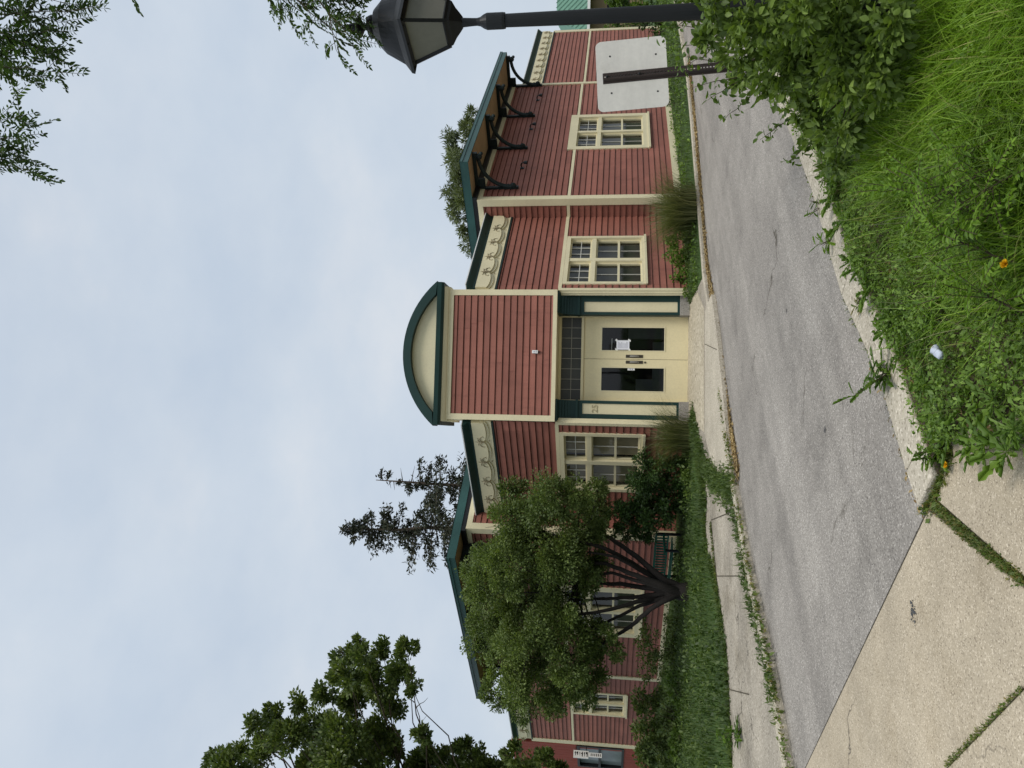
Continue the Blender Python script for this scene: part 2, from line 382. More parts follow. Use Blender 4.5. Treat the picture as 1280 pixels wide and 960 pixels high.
def along(poly, n, spread, z=0.0):
    P = np.array([p[:2] for p in poly]); seg = np.linalg.norm(np.diff(P, axis=0), axis=1); cum = np.concatenate([[0], np.cumsum(seg)])
    t = rng.random(n)*cum[-1]; k = np.clip(np.searchsorted(cum, t)-1, 0, len(seg)-1); u = ((t-cum[k])/seg[k])[:, None]
    q = P[k]*(1-u)+P[k+1]*u + rng.normal(size=(n, 2))*spread
    return np.concatenate([q, np.full((n, 1), z)], 1)

# ------------------------------------------------------------------ the corner building
PSI = .067
def rot2(v, a): return Vector((v.x*math.cos(a)-v.y*math.sin(a), v.x*math.sin(a)+v.y*math.cos(a), 0))
EC = Vector((math.cos(PSI), math.sin(PSI), 0)); NC = Vector((EC.y, -EC.x, 0))
ER = rot2(EC, math.pi/4); NR = Vector((ER.y, -ER.x, 0))
e_ = rot2(EC, -math.pi/4); EL = -e_; NL = Vector((e_.y, -e_.x, 0))
P0 = Vector((.609, 15.624, 0))
def frame(o, s, d): return Matrix(((s.x, d.x, 0, o.x), (s.y, d.y, 0, o.y), (0, 0, 1, o.z), (0, 0, 0, 1)))
FC = frame(P0, EC, NC)
WR = P0 + EC*1.37 - NC*.12; FR = frame(WR, ER, NR)
WL = P0 - EC*1.37 - NC*.12; FL = frame(WL, EL, NL)
IR, PRR, LRB = 3.13, .47, 7.62          # right wing: inner corner, bay projection, bay length
IL, PRL, LLB = 2.97, .53, 6.38
BR = WR + ER*IR + NR*PRR; FBR = frame(BR, ER, NR)
BL = WL + EL*IL + NL*PRL; FBL = frame(BL, EL, NL)
FRR = frame(WR + ER*IR, NR, -ER)          # return faces (s runs outward, d towards the entrance)
FRL = frame(WL + EL*IL, NL, -EL)
ENDR, ENDL = 17.7, 14.85
bld = thing('corner_building', 'red clapboard building with cream trim and an arched corner entrance with double doors', 'building', P0)
EXPO = .14
def siding(mb, F, s0, s1, z0, z1, d=0.0):
    k = math.floor(z0/EXPO)
    while k*EXPO < z1 - 1e-4:
        a, b = max(k*EXPO, z0), min((k+1)*EXPO, z1); k += 1
        if b - a < .012: continue
        pr = [(d+.026, a), (d+.006, b-.017), (d-.022, b-.017), (d-.022, b), (d+.026, b)]
        if b > z1-1e-4: pr[-1] = (d-.02, b+.001)
        cuts = [s0]; x = s0 + random.uniform(.8, 3.6)
        while x < s1-.5: cuts.append(x); x += random.uniform(2.2, 3.7)
        cuts.append(s1); n = len(pr)
        for j, (q0, q1) in enumerate(zip(cuts[:-1], cuts[1:])):
            w_ = random.uniform(-.0025, .0025); q1 -= .004 if q1 < s1 else 0
            vs = [(s, p + (w_ if i in (0, 1) else 0), z) for s in (q0, q1) for i, (p, z) in enumerate(pr)]
            mb.add(vs, [(i, i+1, n+i+1, n+i) for i in range(n-1)], F)
    mb.box(.27 if (s0 == 0 and (F is FR or F is FL)) else s0, s1, d-.22, d-.024, z0, z1, F=F)
def siding_holes(mb, F, s0, s1, z0, z1, holes):
    xs = s0
    for h0, h1, g0, g1 in sorted(holes):
        if h0 > xs: siding(mb, F, xs, h0, z0, z1)
        if g0 > z0: siding(mb, F, h0, h1, z0, g0)
        if g1 < z1: siding(mb, F, h0, h1, g1, z1)
        xs = h1
    siding(mb, F, xs, s1, z0, z1)

def window(F, s0, s1, z0, z1, lintel=.09, side=.08, blind='blind', sill=.09, paper=None, bmat='blind'):
    """casing with two columns: small six-light sash over a tall two-pane sash"""
    f = MB(F); c0, c1, b0, t1 = s0+side, s1-side, z0+sill, z1-lintel
    f.box(s0, c0, -.10, .045, z0, z1); f.box(c1, s1, -.10, .045, z0, z1)
    f.box(c0, c1, -.10, .043, t1, z1); f.box(c0, c1, -.10, .043, z0, b0)
    f.box(s0-.02, s1+.02, .046, .075, z0-.015, z0+.035)                 # sill nose
    mid = (c0+c1)/2; tr = t1 - (t1-b0)*.335
    f.box(mid-.055, mid+.055, -.10, .03, b0, t1)
    f.box(c0, mid-.055, -.10, .022, tr-.05, tr+.05); f.box(mid+.055, c1, -.10, .022, tr-.05, tr+.05)
    w = obj('window', f, 'cream', bld)
    pn = MB(F); mu = MB(F); sa = MB(F); bl = MB(F); bk = MB(F)
    for a, b in ((c0, mid-.055), (mid+.055, c1)):
        for g0, g1, top in ((b0, tr-.05, False), (tr+.05, t1, True)):
            e = .035                                                    # sash frame
            sa.box(a, a+e, -.09, -.03, g0, g1); sa.box(b-e, b, -.09, -.03, g0, g1)
            sa.box(a+e, b-e, -.09, -.032, g0, g0+e); sa.box(a+e, b-e, -.09, -.032, g1-e, g1)
            A, B, C, D = a+e, b-e, g0+e, g1-e
            pn.add([(A, -.065, C), (B, -.065, C), (B, -.065, D), (A, -.065, D)], [(0, 1, 2, 3)])
            if top:
                for k in (1, 2): x = A+(B-A)*k/3; mu.box(x-.008, x+.008, -.062, -.045, C, D)
                z = (C+D)/2; mu.box(A, B, -.061, -.047, z-.008, z+.008)
            else:
                z = (C+D)/2; sa.box(A, B, -.088, -.034, z-.025, z+.025)
                x = (A+B)/2; mu.box(x-.006, x+.006, -.062, -.05, C, z-.025); mu.box(x-.006, x+.006, -.062, -.05, z+.025, D)
            x = A
            if not top or blind == 'blind':
                while x < B-.03 and not (paper and not top and a > mid and False):
                    bl.add([(x, -.17, C-.02), (x+.048, -.135, C-.02), (x+.048, -.135, D+.02), (x, -.17, D+.02)], [(0, 1, 2, 3)]); x += .062 if not top else .075
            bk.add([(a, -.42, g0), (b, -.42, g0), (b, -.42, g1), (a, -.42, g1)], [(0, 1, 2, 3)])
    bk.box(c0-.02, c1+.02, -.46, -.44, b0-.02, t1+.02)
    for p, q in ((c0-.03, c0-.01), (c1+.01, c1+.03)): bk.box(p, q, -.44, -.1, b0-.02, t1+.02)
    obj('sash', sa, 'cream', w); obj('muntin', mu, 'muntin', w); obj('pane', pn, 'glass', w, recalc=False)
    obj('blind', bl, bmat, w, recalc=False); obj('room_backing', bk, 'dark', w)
    return w

# --- walls
holeR = (.21, 2.17, .95, 2.72); holeL = (.28, 2.08, .95, 2.72)
wr = MB(); siding_holes(wr, FR, 0, IR, .10, 4.12, [holeR]); obj('wall', wr, 'red', bld, recalc=False)
wl = MB(); siding_holes(wl, FL, 0, IL, .10, 4.12, [holeL]); obj('wall', wl, 'red', bld, recalc=False)
hbR = (2.72, 5.02, .77, 2.93); hbL = (2.05, 4.22, .80, 2.93)
for F, Ln, h in ((FBR, LRB, hbR), (FBL, LLB, hbL)):
    m = MB(); siding_holes(m, F, .0, Ln, .28, 4.84, [h]); obj('wall', m, 'red', bld, recalc=False)
for F, pr in ((FRR, PRR), (FRL, PRL)):
    m = MB(); siding(m, F, -1.2, pr-.02, .10, 4.84); obj('wall', m, 'red', bld, recalc=False)
m = MB(); siding_holes(m, FR, IR+LRB, ENDR, .10, 4.12, []); obj('wall', m, 'red', bld, recalc=False)
hfl = (11.33, 12.78, 1.03, 2.77)
m = MB(); siding_holes(m, FL, IL+LLB, ENDL, .10, 4.12, [hfl]); obj('wall', m, 'red', bld, recalc=False)
m = MB()                                                             # plain end, rear walls and flat roof deck
for F, e in ((FR, ENDR), (FL, ENDL)):
    m.box(e-.03, e+.12, -6, -.02, .0, 4.6, F=F); m.box(0.6, e-.03, -6.0, -5.8, 0, 4.6, F=F); m.box(.9, e-.03, -5.8, -.25, 4.42, 4.5, F=F)
for F, Ln in ((FBR, LRB), (FBL, LLB)):
    m.box(Ln-.02, Ln, -4.6, -.03, .1, 5.0, F=F); m.box(.05, Ln-.02, -4.6, -4.5, 3.0, 5.0, F=F)
obj('rear_wall', m, 'red', bld)
for F, a, b, d in ((FR, 0, IR, 0), (FL, 0, IL, 0), (FBR, 0, LRB, 0), (FBL, 0, LLB, 0), (FR, IR+LRB, ENDR, 0), (FL, IL+LLB, ENDL, 0)):
    m = MB(); m.box(a+.01, b-.01, -.2, .005, -.02, .13, F=F); obj('foundation', m, 'stone', bld)

# --- friezes with swags, fascia, drip edge
def frieze(F, s0, s1, first, step):
    m = MB(F); m.box(s0, s1, -.05, .018, 4.14, 4.57); m.box(s0, s1, -.05, .034, 4.145, 4.165)
    fr = obj('frieze', m, 'cream', bld)
    g = MB(F); prof = [(-.05, 4.57), (.05, 4.57), (.055, 4.61), (.13, 4.70), (.15, 4.72), (.15, 4.745), (-.05, 4.745)]
    g.prism(prof, s0, s1, 'x'); obj('gutter', g, 'green', bld)
    dd = MB(F); dd.box(s0, s1, .135, .162, 4.746, 4.768); dd.box(s0, s1, -.6, .134, 4.747, 4.76); obj('drip_edge', dd, 'drip', bld)
    b = MB(F); b.box(s0, s1, -.02, .042, 4.10, 4.138); obj('bead', b, 'beadgreen', bld)
    x = first - step
    while x < s1:
        a, b2 = max(x, s0), min(x+step, s1)
        if b2 - a > .12:
            n = 18; lo1 = []; lo2 = []
            for i in range(n+1):                                       # two layers with a scalloped lower edge
                g0 = math.pi*i/n; xx = x+step/2 - math.cos(g0)*step*.497
                if not (a <= xx <= b2): continue
                lo1.append((xx, 4.375 - .165*math.sin(g0)**.75)); lo2.append((xx, 4.395 - .125*math.sin(g0)**.75))
            if len(lo1) > 2:
                for lo_, y0, y1 in ((lo1, .019, .045), (lo2, .0455, .078)):
                    sw = MB(F)
                    for p, q in zip(lo_[:-1], lo_[1:]): sw.prism([p, q, (q[0], 4.56), (p[0], 4.56)], y0, y1, 'y')
                    obj('swag', sw, 'cream', fr)
        if s0+.05 < x < s1-.05:                                         # scroll ornament at the joint
            orn = MB(F)
            for sg in (-1, 1):
                pts = [(x+sg*.012, .085, 4.34), (x+sg*.035, .09, 4.40), (x+sg*.085, .085, 4.425), (x+sg*.135, .085, 4.40), (x+sg*.16, .082, 4.345), (x+sg*.125, .082, 4.335)]
                orn.tube(pts, [.007, .009, .009, .008, .006, .004], 5)
                orn.tube([(x+sg*.01, .085, 4.42), (x+sg*.05, .088, 4.465), (x+sg*.10, .085, 4.455), (x+sg*.12, .085, 4.48)], [.007, .008, .006, .003], 5)
            orn.tube([(x, .08, 4.31), (x, .09, 4.40), (x, .085, 4.48), (x, .08, 4.525)], [.004, .009, .009, .004], 6)
            orn.ball((x, .045, 4.225), .016, n=6); obj('ornament', orn, 'ornament', fr)
        x += step
frieze(FR, .02, IR-.002, .62, .63); frieze(FL, .02, IL-.002, .58, .63)
frieze(FR, IR+LRB+.02, ENDR, IR+LRB+.4, .63); frieze(FL, IL+LLB+.02, ENDL, IL+LLB+.4, .63)

# --- bands, corner boards
def belt(F, a, e, z0, z1):
    b = MB(); b.box(a, e, -.02, .036, z0, z1, F=F); obj('belt_board', b, 'cream', bld)
belt(FR, .056, IR, 2.725, 2.80); belt(FL, .056, IL, 2.725, 2.80)
for F, Ln, h in ((FBR, LRB, hbR), (FBL, LLB, hbL)):
    belt(F, .13, h[0]-.003, 2.70, 2.77); belt(F, h[1]+.003, Ln-.09, 2.70, 2.77)
for F, pr in ((FRR, PRR), (FRL, PRL)): belt(F, .026, pr-.13, 2.71, 2.785)
belt(FR, IR+LRB+.05, ENDR-.1, 2.70, 2.77); belt(FL, IL+LLB+.05, ENDL-.1, 2.70, 2.77)
for F in (FR, FL):
    c = MB(F); c.box(-.02, .055, -.10, .04, .10, 2.79); obj('corner_board', c, 'cream', bld, bevel=.004)
for F, F2, Ln, pr in ((FBR, FRR, LRB, PRR), (FBL, FRL, LLB, PRL)):
    c = MB(); c.box(-.042, .13, -.02, .044, .05, 4.93, F=F); c.box(pr-.13, pr-.02, -.02, .042, .05, 4.926, F=F2)
    obj('corner_board', c, 'cream', bld)
    c = MB(F); c.box(Ln-.09, Ln+.04, -.02, .044, .05, 4.93); obj('corner_board', c, 'cream', bld)
    t = MB(); t.box(.132, Ln-.092, -.02, .040, 4.82, 4.928, F=F); t.box(-.9, pr-.132, -.02, .038, 4.80, 4.926, F=F2); obj('frieze_board', t, 'cream', bld)
    t = MB(); t.box(-.03, Ln+.03, -.02, .10, 4.932, 5.046, F=F); t.box(-1.6, pr-.022, -.06, .02, 4.932, 5.046, F=F2); obj('eave_beam', t, 'iron', bld)
    t = MB(F); t.box(.132, Ln-.092, -.02, .048, .10, .279); obj('base_board', t, 'cream', bld)
for F, e in ((FR, ENDR), (FL, ENDL)):
    c = MB(F); c.box(e-.1, e+.13, -.1, .04, .05, 4.139); obj('corner_board', c, 'cream', bld)

# --- canopy roofs over the bays, brackets
def canopy(F, Ln, proj, posts):
    so = MB(F); so.box(-.02, Ln+.03, -4.4, proj-.03, 5.05, 5.075)
    k = int((Ln+.05)/.6)
    r = obj('canopy_roof', MB(F).add([(-.05, -4.5, 5.24), (Ln+.06, -4.5, 5.24), (Ln+.06, proj+.03, 5.24), (-.05, proj+.03, 5.24), (Ln*.3, -1.8, 5.45), (Ln*.7, -1.8, 5.45)],
            [(0, 1, 5, 4), (1, 2, 5), (2, 3, 4, 5), (3, 0, 4), (0, 3, 2, 1)]), 'fascia', bld)
    f = MB(F); f.box(-.04, Ln+.05, proj-.03, proj, 5.04, 5.235); f.box(-.05, Ln+.06, proj+.001, proj+.018, 5.17, 5.238)
    f.box(-.041, -.021, -4.4, proj-.032, 5.04, 5.235); f.box(Ln+.031, Ln+.051, -4.4, proj-.032, 5.04, 5.235)
    obj('fascia', f, 'fascia', r); obj('soffit', so, 'soffit', r)
    for s in posts:
        b = MB(F); w = .042
        b.box(s-w, s+w, .024, .075, 4.08, 4.93); b.box(s-w, s+w, .105, proj-.06, 4.965, 5.045)
        pts = []
        for i in range(13):
            g = math.pi/2*i/12; pts.append((s, .075 + (proj-.24)*(1-math.cos(g)), 4.17 + .74*math.sin(g)))
        b.tube(pts, .05, 8)
        b.ball((s, .10, 4.12), .08, n=8, sq=(.7, 1, 1)); b.ball((s, .085, 4.23), .06, n=8, sq=(.7, 1.1, 1.1)); b.box(s-.03, s+.03, .02, .085, 3.99, 4.08)
        b.ball((s, proj-.16, 4.89), .085, n=8); b.ball((s, proj-.09, 4.83), .05, n=8); b.box(s-.03, s+.03, .075, .30, 4.80, 4.965); b.box(s-.045, s+.045, proj-.22, proj-.06, 4.93, 4.966)
        obj('bracket', b, 'bracket', bld)
canopy(FBR, LRB, 1.02, (.58, 2.87, 5.05, 7.48)); canopy(FBL, LLB, .88, (.55, 2.3, 4.05, 6.2))

# --- windows
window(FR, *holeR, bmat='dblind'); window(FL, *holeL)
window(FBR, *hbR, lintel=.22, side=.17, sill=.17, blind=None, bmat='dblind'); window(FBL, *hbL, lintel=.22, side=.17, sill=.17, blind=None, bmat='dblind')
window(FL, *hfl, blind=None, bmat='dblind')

# --- entrance block
m = MB(FC); siding(m, FC, -1.25, 1.25, 2.88, 4.99)
m.box(-1.36, 1.36, -1.5, -.23, 2.83, 5.05); obj('entrance_panel', m, 'red', bld, recalc=False)
m = MB(FC); m.box(-1.37, -1.25, -.3, .035, 2.88, 5.05); m.box(1.25, 1.37, -.3, .035, 2.88, 5.05)
m.box(-1.37, 1.37, -.62, .037, 2.795, 2.88); m.box(-1.249, 1.249, -.02, .033, 4.985, 5.05); m.box(-1.375, -1.37, -1.4, -.3, 4.6, 5.05); m.box(1.37, 1.375, -1.4, -.3, 4.6, 5.05)
obj('entrance_trim', m, 'cream', bld)
m = MB(FC); prof = [(-1.3, 5.05), (.04, 5.05), (.05, 5.075), (.075, 5.09), (.12, 5.15), (.12, 5.17), (-1.3, 5.17)]
m.prism(prof, -1.42, 1.42, 'x'); obj('crown_moulding', m, 'cream', bld)
m = MB(FC); m.prism([(-1.3, 5.171), (.15, 5.171), (.19, 5.22), (.20, 5.31), (-1.3, 5.31)], -1.50, 1.50, 'x'); obj('cornice', m, 'green', bld)
def arc(hw, rise, z0, n=28):
    Rr = (hw*hw+rise*rise)/(2*rise); a = math.asin(min(1, hw/Rr)); cz = z0+rise-Rr
    return [(Rr*math.sin(-a+2*a*i/n), cz+Rr*math.cos(-a+2*a*i/n)) for i in range(n+1)]
ou = arc(1.52, .69, 5.312); inn = arc(1.24, .505, 5.335)
m = MB(FC)
for i in range(28): m.prism([ou[i], ou[i+1], inn[i+1], inn[i]], -.25, .20, 'y')
pd = obj('pediment_arch', m, 'green', bld)
m = MB(FC); m.prism(inn[::-1], -.15, .06, 'y'); tp = obj('tympanum', m, 'cream', pd)
m = MB(FC)                                                           # arch roof behind
for i in range(28): m.prism([(ou[i][0]*.97, ou[i][1]-.02), (ou[i+1][0]*.97, ou[i+1][1]-.02), (ou[i+1][0]*.9, 5.3), (ou[i][0]*.9, 5.3)], -1.3, -.251, 'y')
obj('arched_roof', m, 'fascia', bld)

DP = -.60                                                            # door plane
PP = -.35                                                            # pilaster plane
m = MB(FC); m.box(-1.5, -.92, -.9, DP-.04, .06, 2.8); m.box(.92, 1.5, -.9, DP-.04, .06, 2.8); m.box(-1.4, 1.4, -1.3, -.63, 2.775, 2.87); obj('porch_lining', m, 'green', bld)
for sg, pan in ((-1, 'L'), (1, 'R')):
    def X(a, b): return (min(sg*a, sg*b), max(sg*a, sg*b))
    q = MB(FC)
    for (a, b_), (z0, z1), dd in (((.905, .965), (.27, 2.34), 0), ((1.185, 1.33), (.27, 2.34), 0), ((.965, 1.185), (.27, .315), -.001), ((.965, 1.185), (2.25, 2.34), -.001)):
        x0, x1 = X(a, b_); q.box(x0, x1, PP-.25, PP+.02+dd, z0, z1)
    x0, x1 = X(.895, 1.33); q.box(x0, x1, PP-.2, PP+.07, 2.341, 2.39)
    for i in range(7):                                               # flared capital
        t0, t1 = i/7, (i+1)/7
        x0, x1 = X(.905, 1.30+.05*t0*t0); q.box(x0, x1, PP-.2, PP+.03+.30*t0**2.2, 2.39+.40*t0, 2.391+.40*t1)
    x0, x1 = X(.90, 1.36); q.box(x0, x1, PP-.2, PP+.33, 2.755, 2.794)
    pl = obj('pilaster', q, 'green', bld)
    x0, x1 = X(1.331, 1.40); k = MB(FC); k.box(x0, x1, -.62, -.115, .08, 2.794); obj('jamb_board', k, 'cream', bld)
    x0, x1 = X(.966, 1.184); k = MB(FC); k.box(x0, x1, PP-.2, PP-.006, .316, 2.249); kp = obj('panel', k, 'cream', pl)
    x0, x1 = X(.895, 1.34); k = MB(FC); k.box(x0, x1, PP-.3, PP+.05, .04, .268); obj('plinth_block', k, 'stone', pl, bevel=.008)
    if sg < 0:                                                       # the carved outline number
        cu = bpy.data.curves.new('house_number', 'FONT'); cu.body = '25'; cu.size = .17; cu.extrude = .002; cu.align_x = 'CENTER'
        cu.fill_mode = 'NONE'; cu.bevel_depth = .004; cu.materials.append(M['num'])
        tmp = bpy.data.objects.new('house_number_outline', cu); COL.objects.link(tmp); bpy.context.view_layer.update()
        me_ = bpy.data.meshes.new_from_object(tmp.evaluated_get(bpy.context.evaluated_depsgraph_get())); bpy.data.objects.remove(tmp)
        t = bpy.data.objects.new('house_number', me_); COL.objects.link(t); t.parent = pl
        p = FC @ Vector((-1.075, PP-.003, 1.93)) - P0
        t.matrix_local = Matrix.Translation(p) @ Matrix(((EC.x, 0, NC.x, 0), (EC.y, 0, NC.y, 0), (0, 1, 0, 0), (0, 0, 0, 1)))
# door frame, transom, doors
m = MB(FC); zt = 2.25
m.box(-.915, -.885, DP-.1, DP+.05, .05, 2.79); m.box(.885, .915, DP-.1, DP+.05, .05, 2.79)
m.box(-.884, .884, DP-.1, DP+.045, zt, zt+.055); m.box(-.884, .884, DP-.1, DP+.045, 2.73, 2.79); m.box(-.915, .915, DP-.1, DP+.12, .04, .066)
df = obj('door_frame', m, 'door', bld)
m = MB(FC); m.box(-.884, .884, DP-.04, DP-.02, zt+.055, 2.73); tr = obj('transom', m, 'tglass', bld)
m = MB(FC)
for i in range(1, 8): x = -.884+1.768*i/8; m.box(x-.006, x+.006, DP-.019, DP-.008, zt+.056, 2.729)
m.box(-.883, .883, DP-.018, DP-.0085, 2.51, 2.522); obj('grid', m, 'lead', tr)
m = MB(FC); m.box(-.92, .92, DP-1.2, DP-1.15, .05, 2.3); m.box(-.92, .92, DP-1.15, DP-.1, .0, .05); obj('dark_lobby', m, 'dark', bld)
m = MB(FC); m.box(-.9, -.35, DP-1.0, DP-.9, .05, 1.12); m.box(.55, .9, DP-.95, DP-.85, .05, 1.3); m.box(-.34, .5, DP-1.1, DP-1.05, .05, .75); obj('reflection_panel', m, paint('grey_reflection_panel', (.16, .165, .17), .2, .6), bld)  # added grey panels stand in for reflections in the lower door glass
for sg in (-1, 1):
    def X(a, b): return (min(sg*a, sg*b), max(sg*a, sg*b))
    a0, a1, g0, g1, zb = .004, .884, .165, .695, .07
    d = MB(FC)
    for (a, b_), (z0, z1), dd in (((a0, g0), (zb, zt-.004), 0), ((g1, a1), (zb, zt-.004), 0), ((g0, g1), (zb, .54), -.001), ((g0, g1), (1.89, zt-.004), -.001)):
        x0, x1 = X(a, b_); d.box(x0, x1, DP-.045, DP+dd, z0, z1)
    do = obj('door', d, 'door', bld)
    k = MB(FC)
    for (a, b_), (z0, z1) in (((g0, g0+.022), (.54, 1.89)), ((g1-.022, g1), (.54, 1.89)), ((g0+.022, g1-.022), (.54, .562)), ((g0+.022, g1-.022), (1.868, 1.89))):
        x0, x1 = X(a, b_); k.box(x0, x1, DP-.03, DP+.010, z0, z1)
    obj('glazing_bead', k, 'cream', do)
    x0, x1 = X(g0+.02, g1-.02); k = MB(FC).add([(x0, DP-.02, .56), (x1, DP-.02, .56), (x1, DP-.02, 1.87), (x0, DP-.02, 1.87)], [(0, 1, 2, 3)]); obj('glass', k, 'dglass', do, recalc=False)
    x0, x1 = X(.030, .095); k = MB(FC); k.box(x0, x1, DP+.001, DP+.008, 1.00, 1.36); pt = obj('pull_plate', k, 'brass', do)
    xm = (x0+x1)/2; k = MB(FC); k.tube([(xm, DP+.008, 1.09), (xm, DP+.05, 1.10), (xm, DP+.055, 1.18), (xm, DP+.05, 1.26), (xm, DP+.008, 1.27)], .011, 8); obj('pull_handle', k, 'steel', pt, smooth=True)
    k = MB(FC)
    for z in (.35, 1.2, 2.0): x0, x1 = X(.878, .892); k.box(x0, x1, DP+.001, DP+.014, z-.06, z+.06)
    obj('hinge', k, 'door', do)
    if sg < 0:
        k = MB(FC); k.tube([FC.inverted() @ (FC @ Vector((-.066, DP, .955))), Vector((-.066, DP+.014, .955))], .022, 10); obj('lock', k, 'brass', do)
    if sg > 0:
        k = MB(FC)                                                     # push bar seen through the glass
        k.tube([(.2, DP-.07, 1.66), (.45, DP-.07, 1.655)], .012, 6); obj('push_bar', k, 'steel', do)
# notices and the small box: things stuck on the doors and the panel
n = thing('notice', 'white paper notice taped inside the glass of the right hand door', 'notice', FC @ Vector((.31, DP-.012, 1.44)))
k = MB(FC); k.box(.205, .405, DP-.016, DP-.012, 1.29, 1.56); obj('sheet', k, 'paper', n)
k = MB(FC)
for i in range(9):
    z = 1.525-.025*i; k.box(.235, .235+.14*(.7+.3*random.random()), DP-.0115, DP-.0110, z-.004, z+.004)
obj('faint_print', k, 'ink', n)
k = MB(FC)
for x, z, r in ((.205, 1.56, 1), (.405, 1.56, -1), (.205, 1.29, -1), (.405, 1.29, 1)):
    k.prism([(x-.035, z-.012*r-.012), (x-.035+.03, z+.03*r), (x+.035, z+.012*r+.012), (x+.005, z-.03*r)], DP-.0112, DP-.0108, 'y')
obj('tape', k, 'white', n)
n = thing('door_sticker', 'small white sticker on the edge of the left hand door glass', 'sticker', FC @ Vector((-.205, DP-.012, 1.25)))
k = MB(FC); k.box(-.235, -.187, DP-.017, DP-.0125, 1.17, 1.32); obj('sheet', k, 'white', n)
k = MB(FC); k.box(-.222, -.200, DP-.0124, DP-.0118, 1.20, 1.235); k.box(-.222, -.200, DP-.0124, DP-.0118, 1.25, 1.275); obj('mark', k, 'ink', n)
n = thing('alarm_box', 'little white box fixed to the red boards above the entrance doors', 'box', FC @ Vector((.07, .03, 3.22)))
k = MB(FC); k.box(.03, .095, .012, .075, 3.17, 3.29); obj('case', k, 'white', n, bevel=.006)
k = MB(FC); k.box(.045, .08, .0755, .078, 3.20, 3.215); k.box(.05, .075, .0755, .078, 3.235, 3.26); obj('slot', k, 'ink', n)
k = MB(FC); k.tube([(.062, .045, 3.17), (.062, .045, 3.14)], .018, 8); obj('sensor', k, 'iron', n)
# wall lamps between the brackets
for s, lab in ((1.70, 'nearest the building corner'), (4.15, 'middle one of three'), (6.30, 'farthest from the building corner')):
    n = thing('wall_lamp', 'small black hooked lamp on the red boards below the brackets, ' + lab, 'lamp', FBR @ Vector((s, .03, 4.0)), group='wall lamps under the right canopy')
    k = MB(FBR); k.box(s-.04, s+.04, .012, .035, 3.97, 4.07); obj('back_plate', k, 'iron', n)
    k = MB(FBR); k.tube([(s, .035, 4.02), (s, .09, 4.05), (s, .15, 4.03), (s, .17, 3.97)], .014, 6); obj('arm', k, 'iron', n)
    k = MB(FBR); k.lathe([(.02, .06), (.035, .04), (.05, -.04), (.03, -.045)], 10, F=FBR @ Matrix.Translation((s, .17, 3.92))); obj('lamp_head', k, 'iron', n)

# ------------------------------------------------------------------ barn red annex at the far left, its blade sign
ax = thing('red_annex', 'plain barn red building with a dark framed window beyond the left wing', 'building', FL @ Vector((ENDL+2, 0, 0)))
m = MB(FL)
for i in range(0, 40):
    a = ENDL+.15+i*.2
    for z0, z1 in (((.0, 4.75),) if not (15.1 <= a <= 16.55) else ((0, 1.05), (2.62, 4.75))): m.box(a, a+.19, -.15, .06, z0, z1)
    if not (15.1 <= a <= 16.55): m.box(a+.19, a+.2, -.15, .048, 0, 4.75)
    else: m.box(a+.19, a+.2, -.15, .048, 0, 1.05); m.box(a+.19, a+.2, -.15, .048, 2.62, 4.75)
m.box(ENDL+.15, ENDL+.27, -6, -.16, 0, 4.75); m.box(ENDL+.15, ENDL+8, -6, -.16, 4.6, 4.7)
obj('wall', m, 'barnred', ax)
m = MB(FL); m.box(ENDL+.13, ENDL+8.1, -6, .10, 4.752, 4.84); obj('roof_edge', m, 'barnred', ax)
w = MB(FL)
for a, b_, z0, z1 in ((15.0, 15.08, 1.05, 2.62), (16.54, 16.62, 1.05, 2.62), (15.08, 16.54, 1.05, 1.12), (15.08, 16.54, 2.54, 2.62), (15.08, 16.54, 1.82, 1.90)): w.box(a, b_, -.1, .075, z0, z1)
w_ = obj('window', w, 'iron', ax)
k = MB(FL); k.box(15.08, 16.54, -.06, -.04, 1.12, 2.54); obj('pane', k, paint('grey_reflecting_pane', (.16, .19, .19), .3, .12), w_)
sg_ = thing('blade_sign', 'narrow white vertical sign with dark lettering hung in front of the red annex window', 'sign', FL @ Vector((15.0, .3, 2.3)))
k = MB(FL); k.box(14.98, 15.02, .22, .46, 2.22, 2.72); obj('sign_panel', k, 'white', sg_)
k = MB(FL); k.box(14.985, 15.015, .26, .40, 1.78, 2.215); obj('lower_panel', k, 'white', sg_)
for z in (2.64, 2.30): k = MB(FL); k.tube([(15.0, .06, z), (15.0, .225, z)], .018, 6); obj('arm', k, 'iron', sg_)
k = MB(FL)
for z, hh in ((2.64, .04), (2.565, .055), (2.50, .02), (2.41, .06), (2.34, .03), (2.25, .06)):
    for xx in (14.978, 15.0215):
        k.box(xx-.001, xx+.002, .26, .42 - .05*random.random(), z, z+hh*.5); k.box(xx-.001, xx+.002, .26+.05*random.random(), .33, z+hh*.5, z+hh)
for i in range(6):
    for xx in (14.983, 15.0165): k.box(xx-.001, xx+.001, .29, .37, 1.82+.06*i, 1.845+.06*i)
obj('lettering', k, 'iron', sg_)

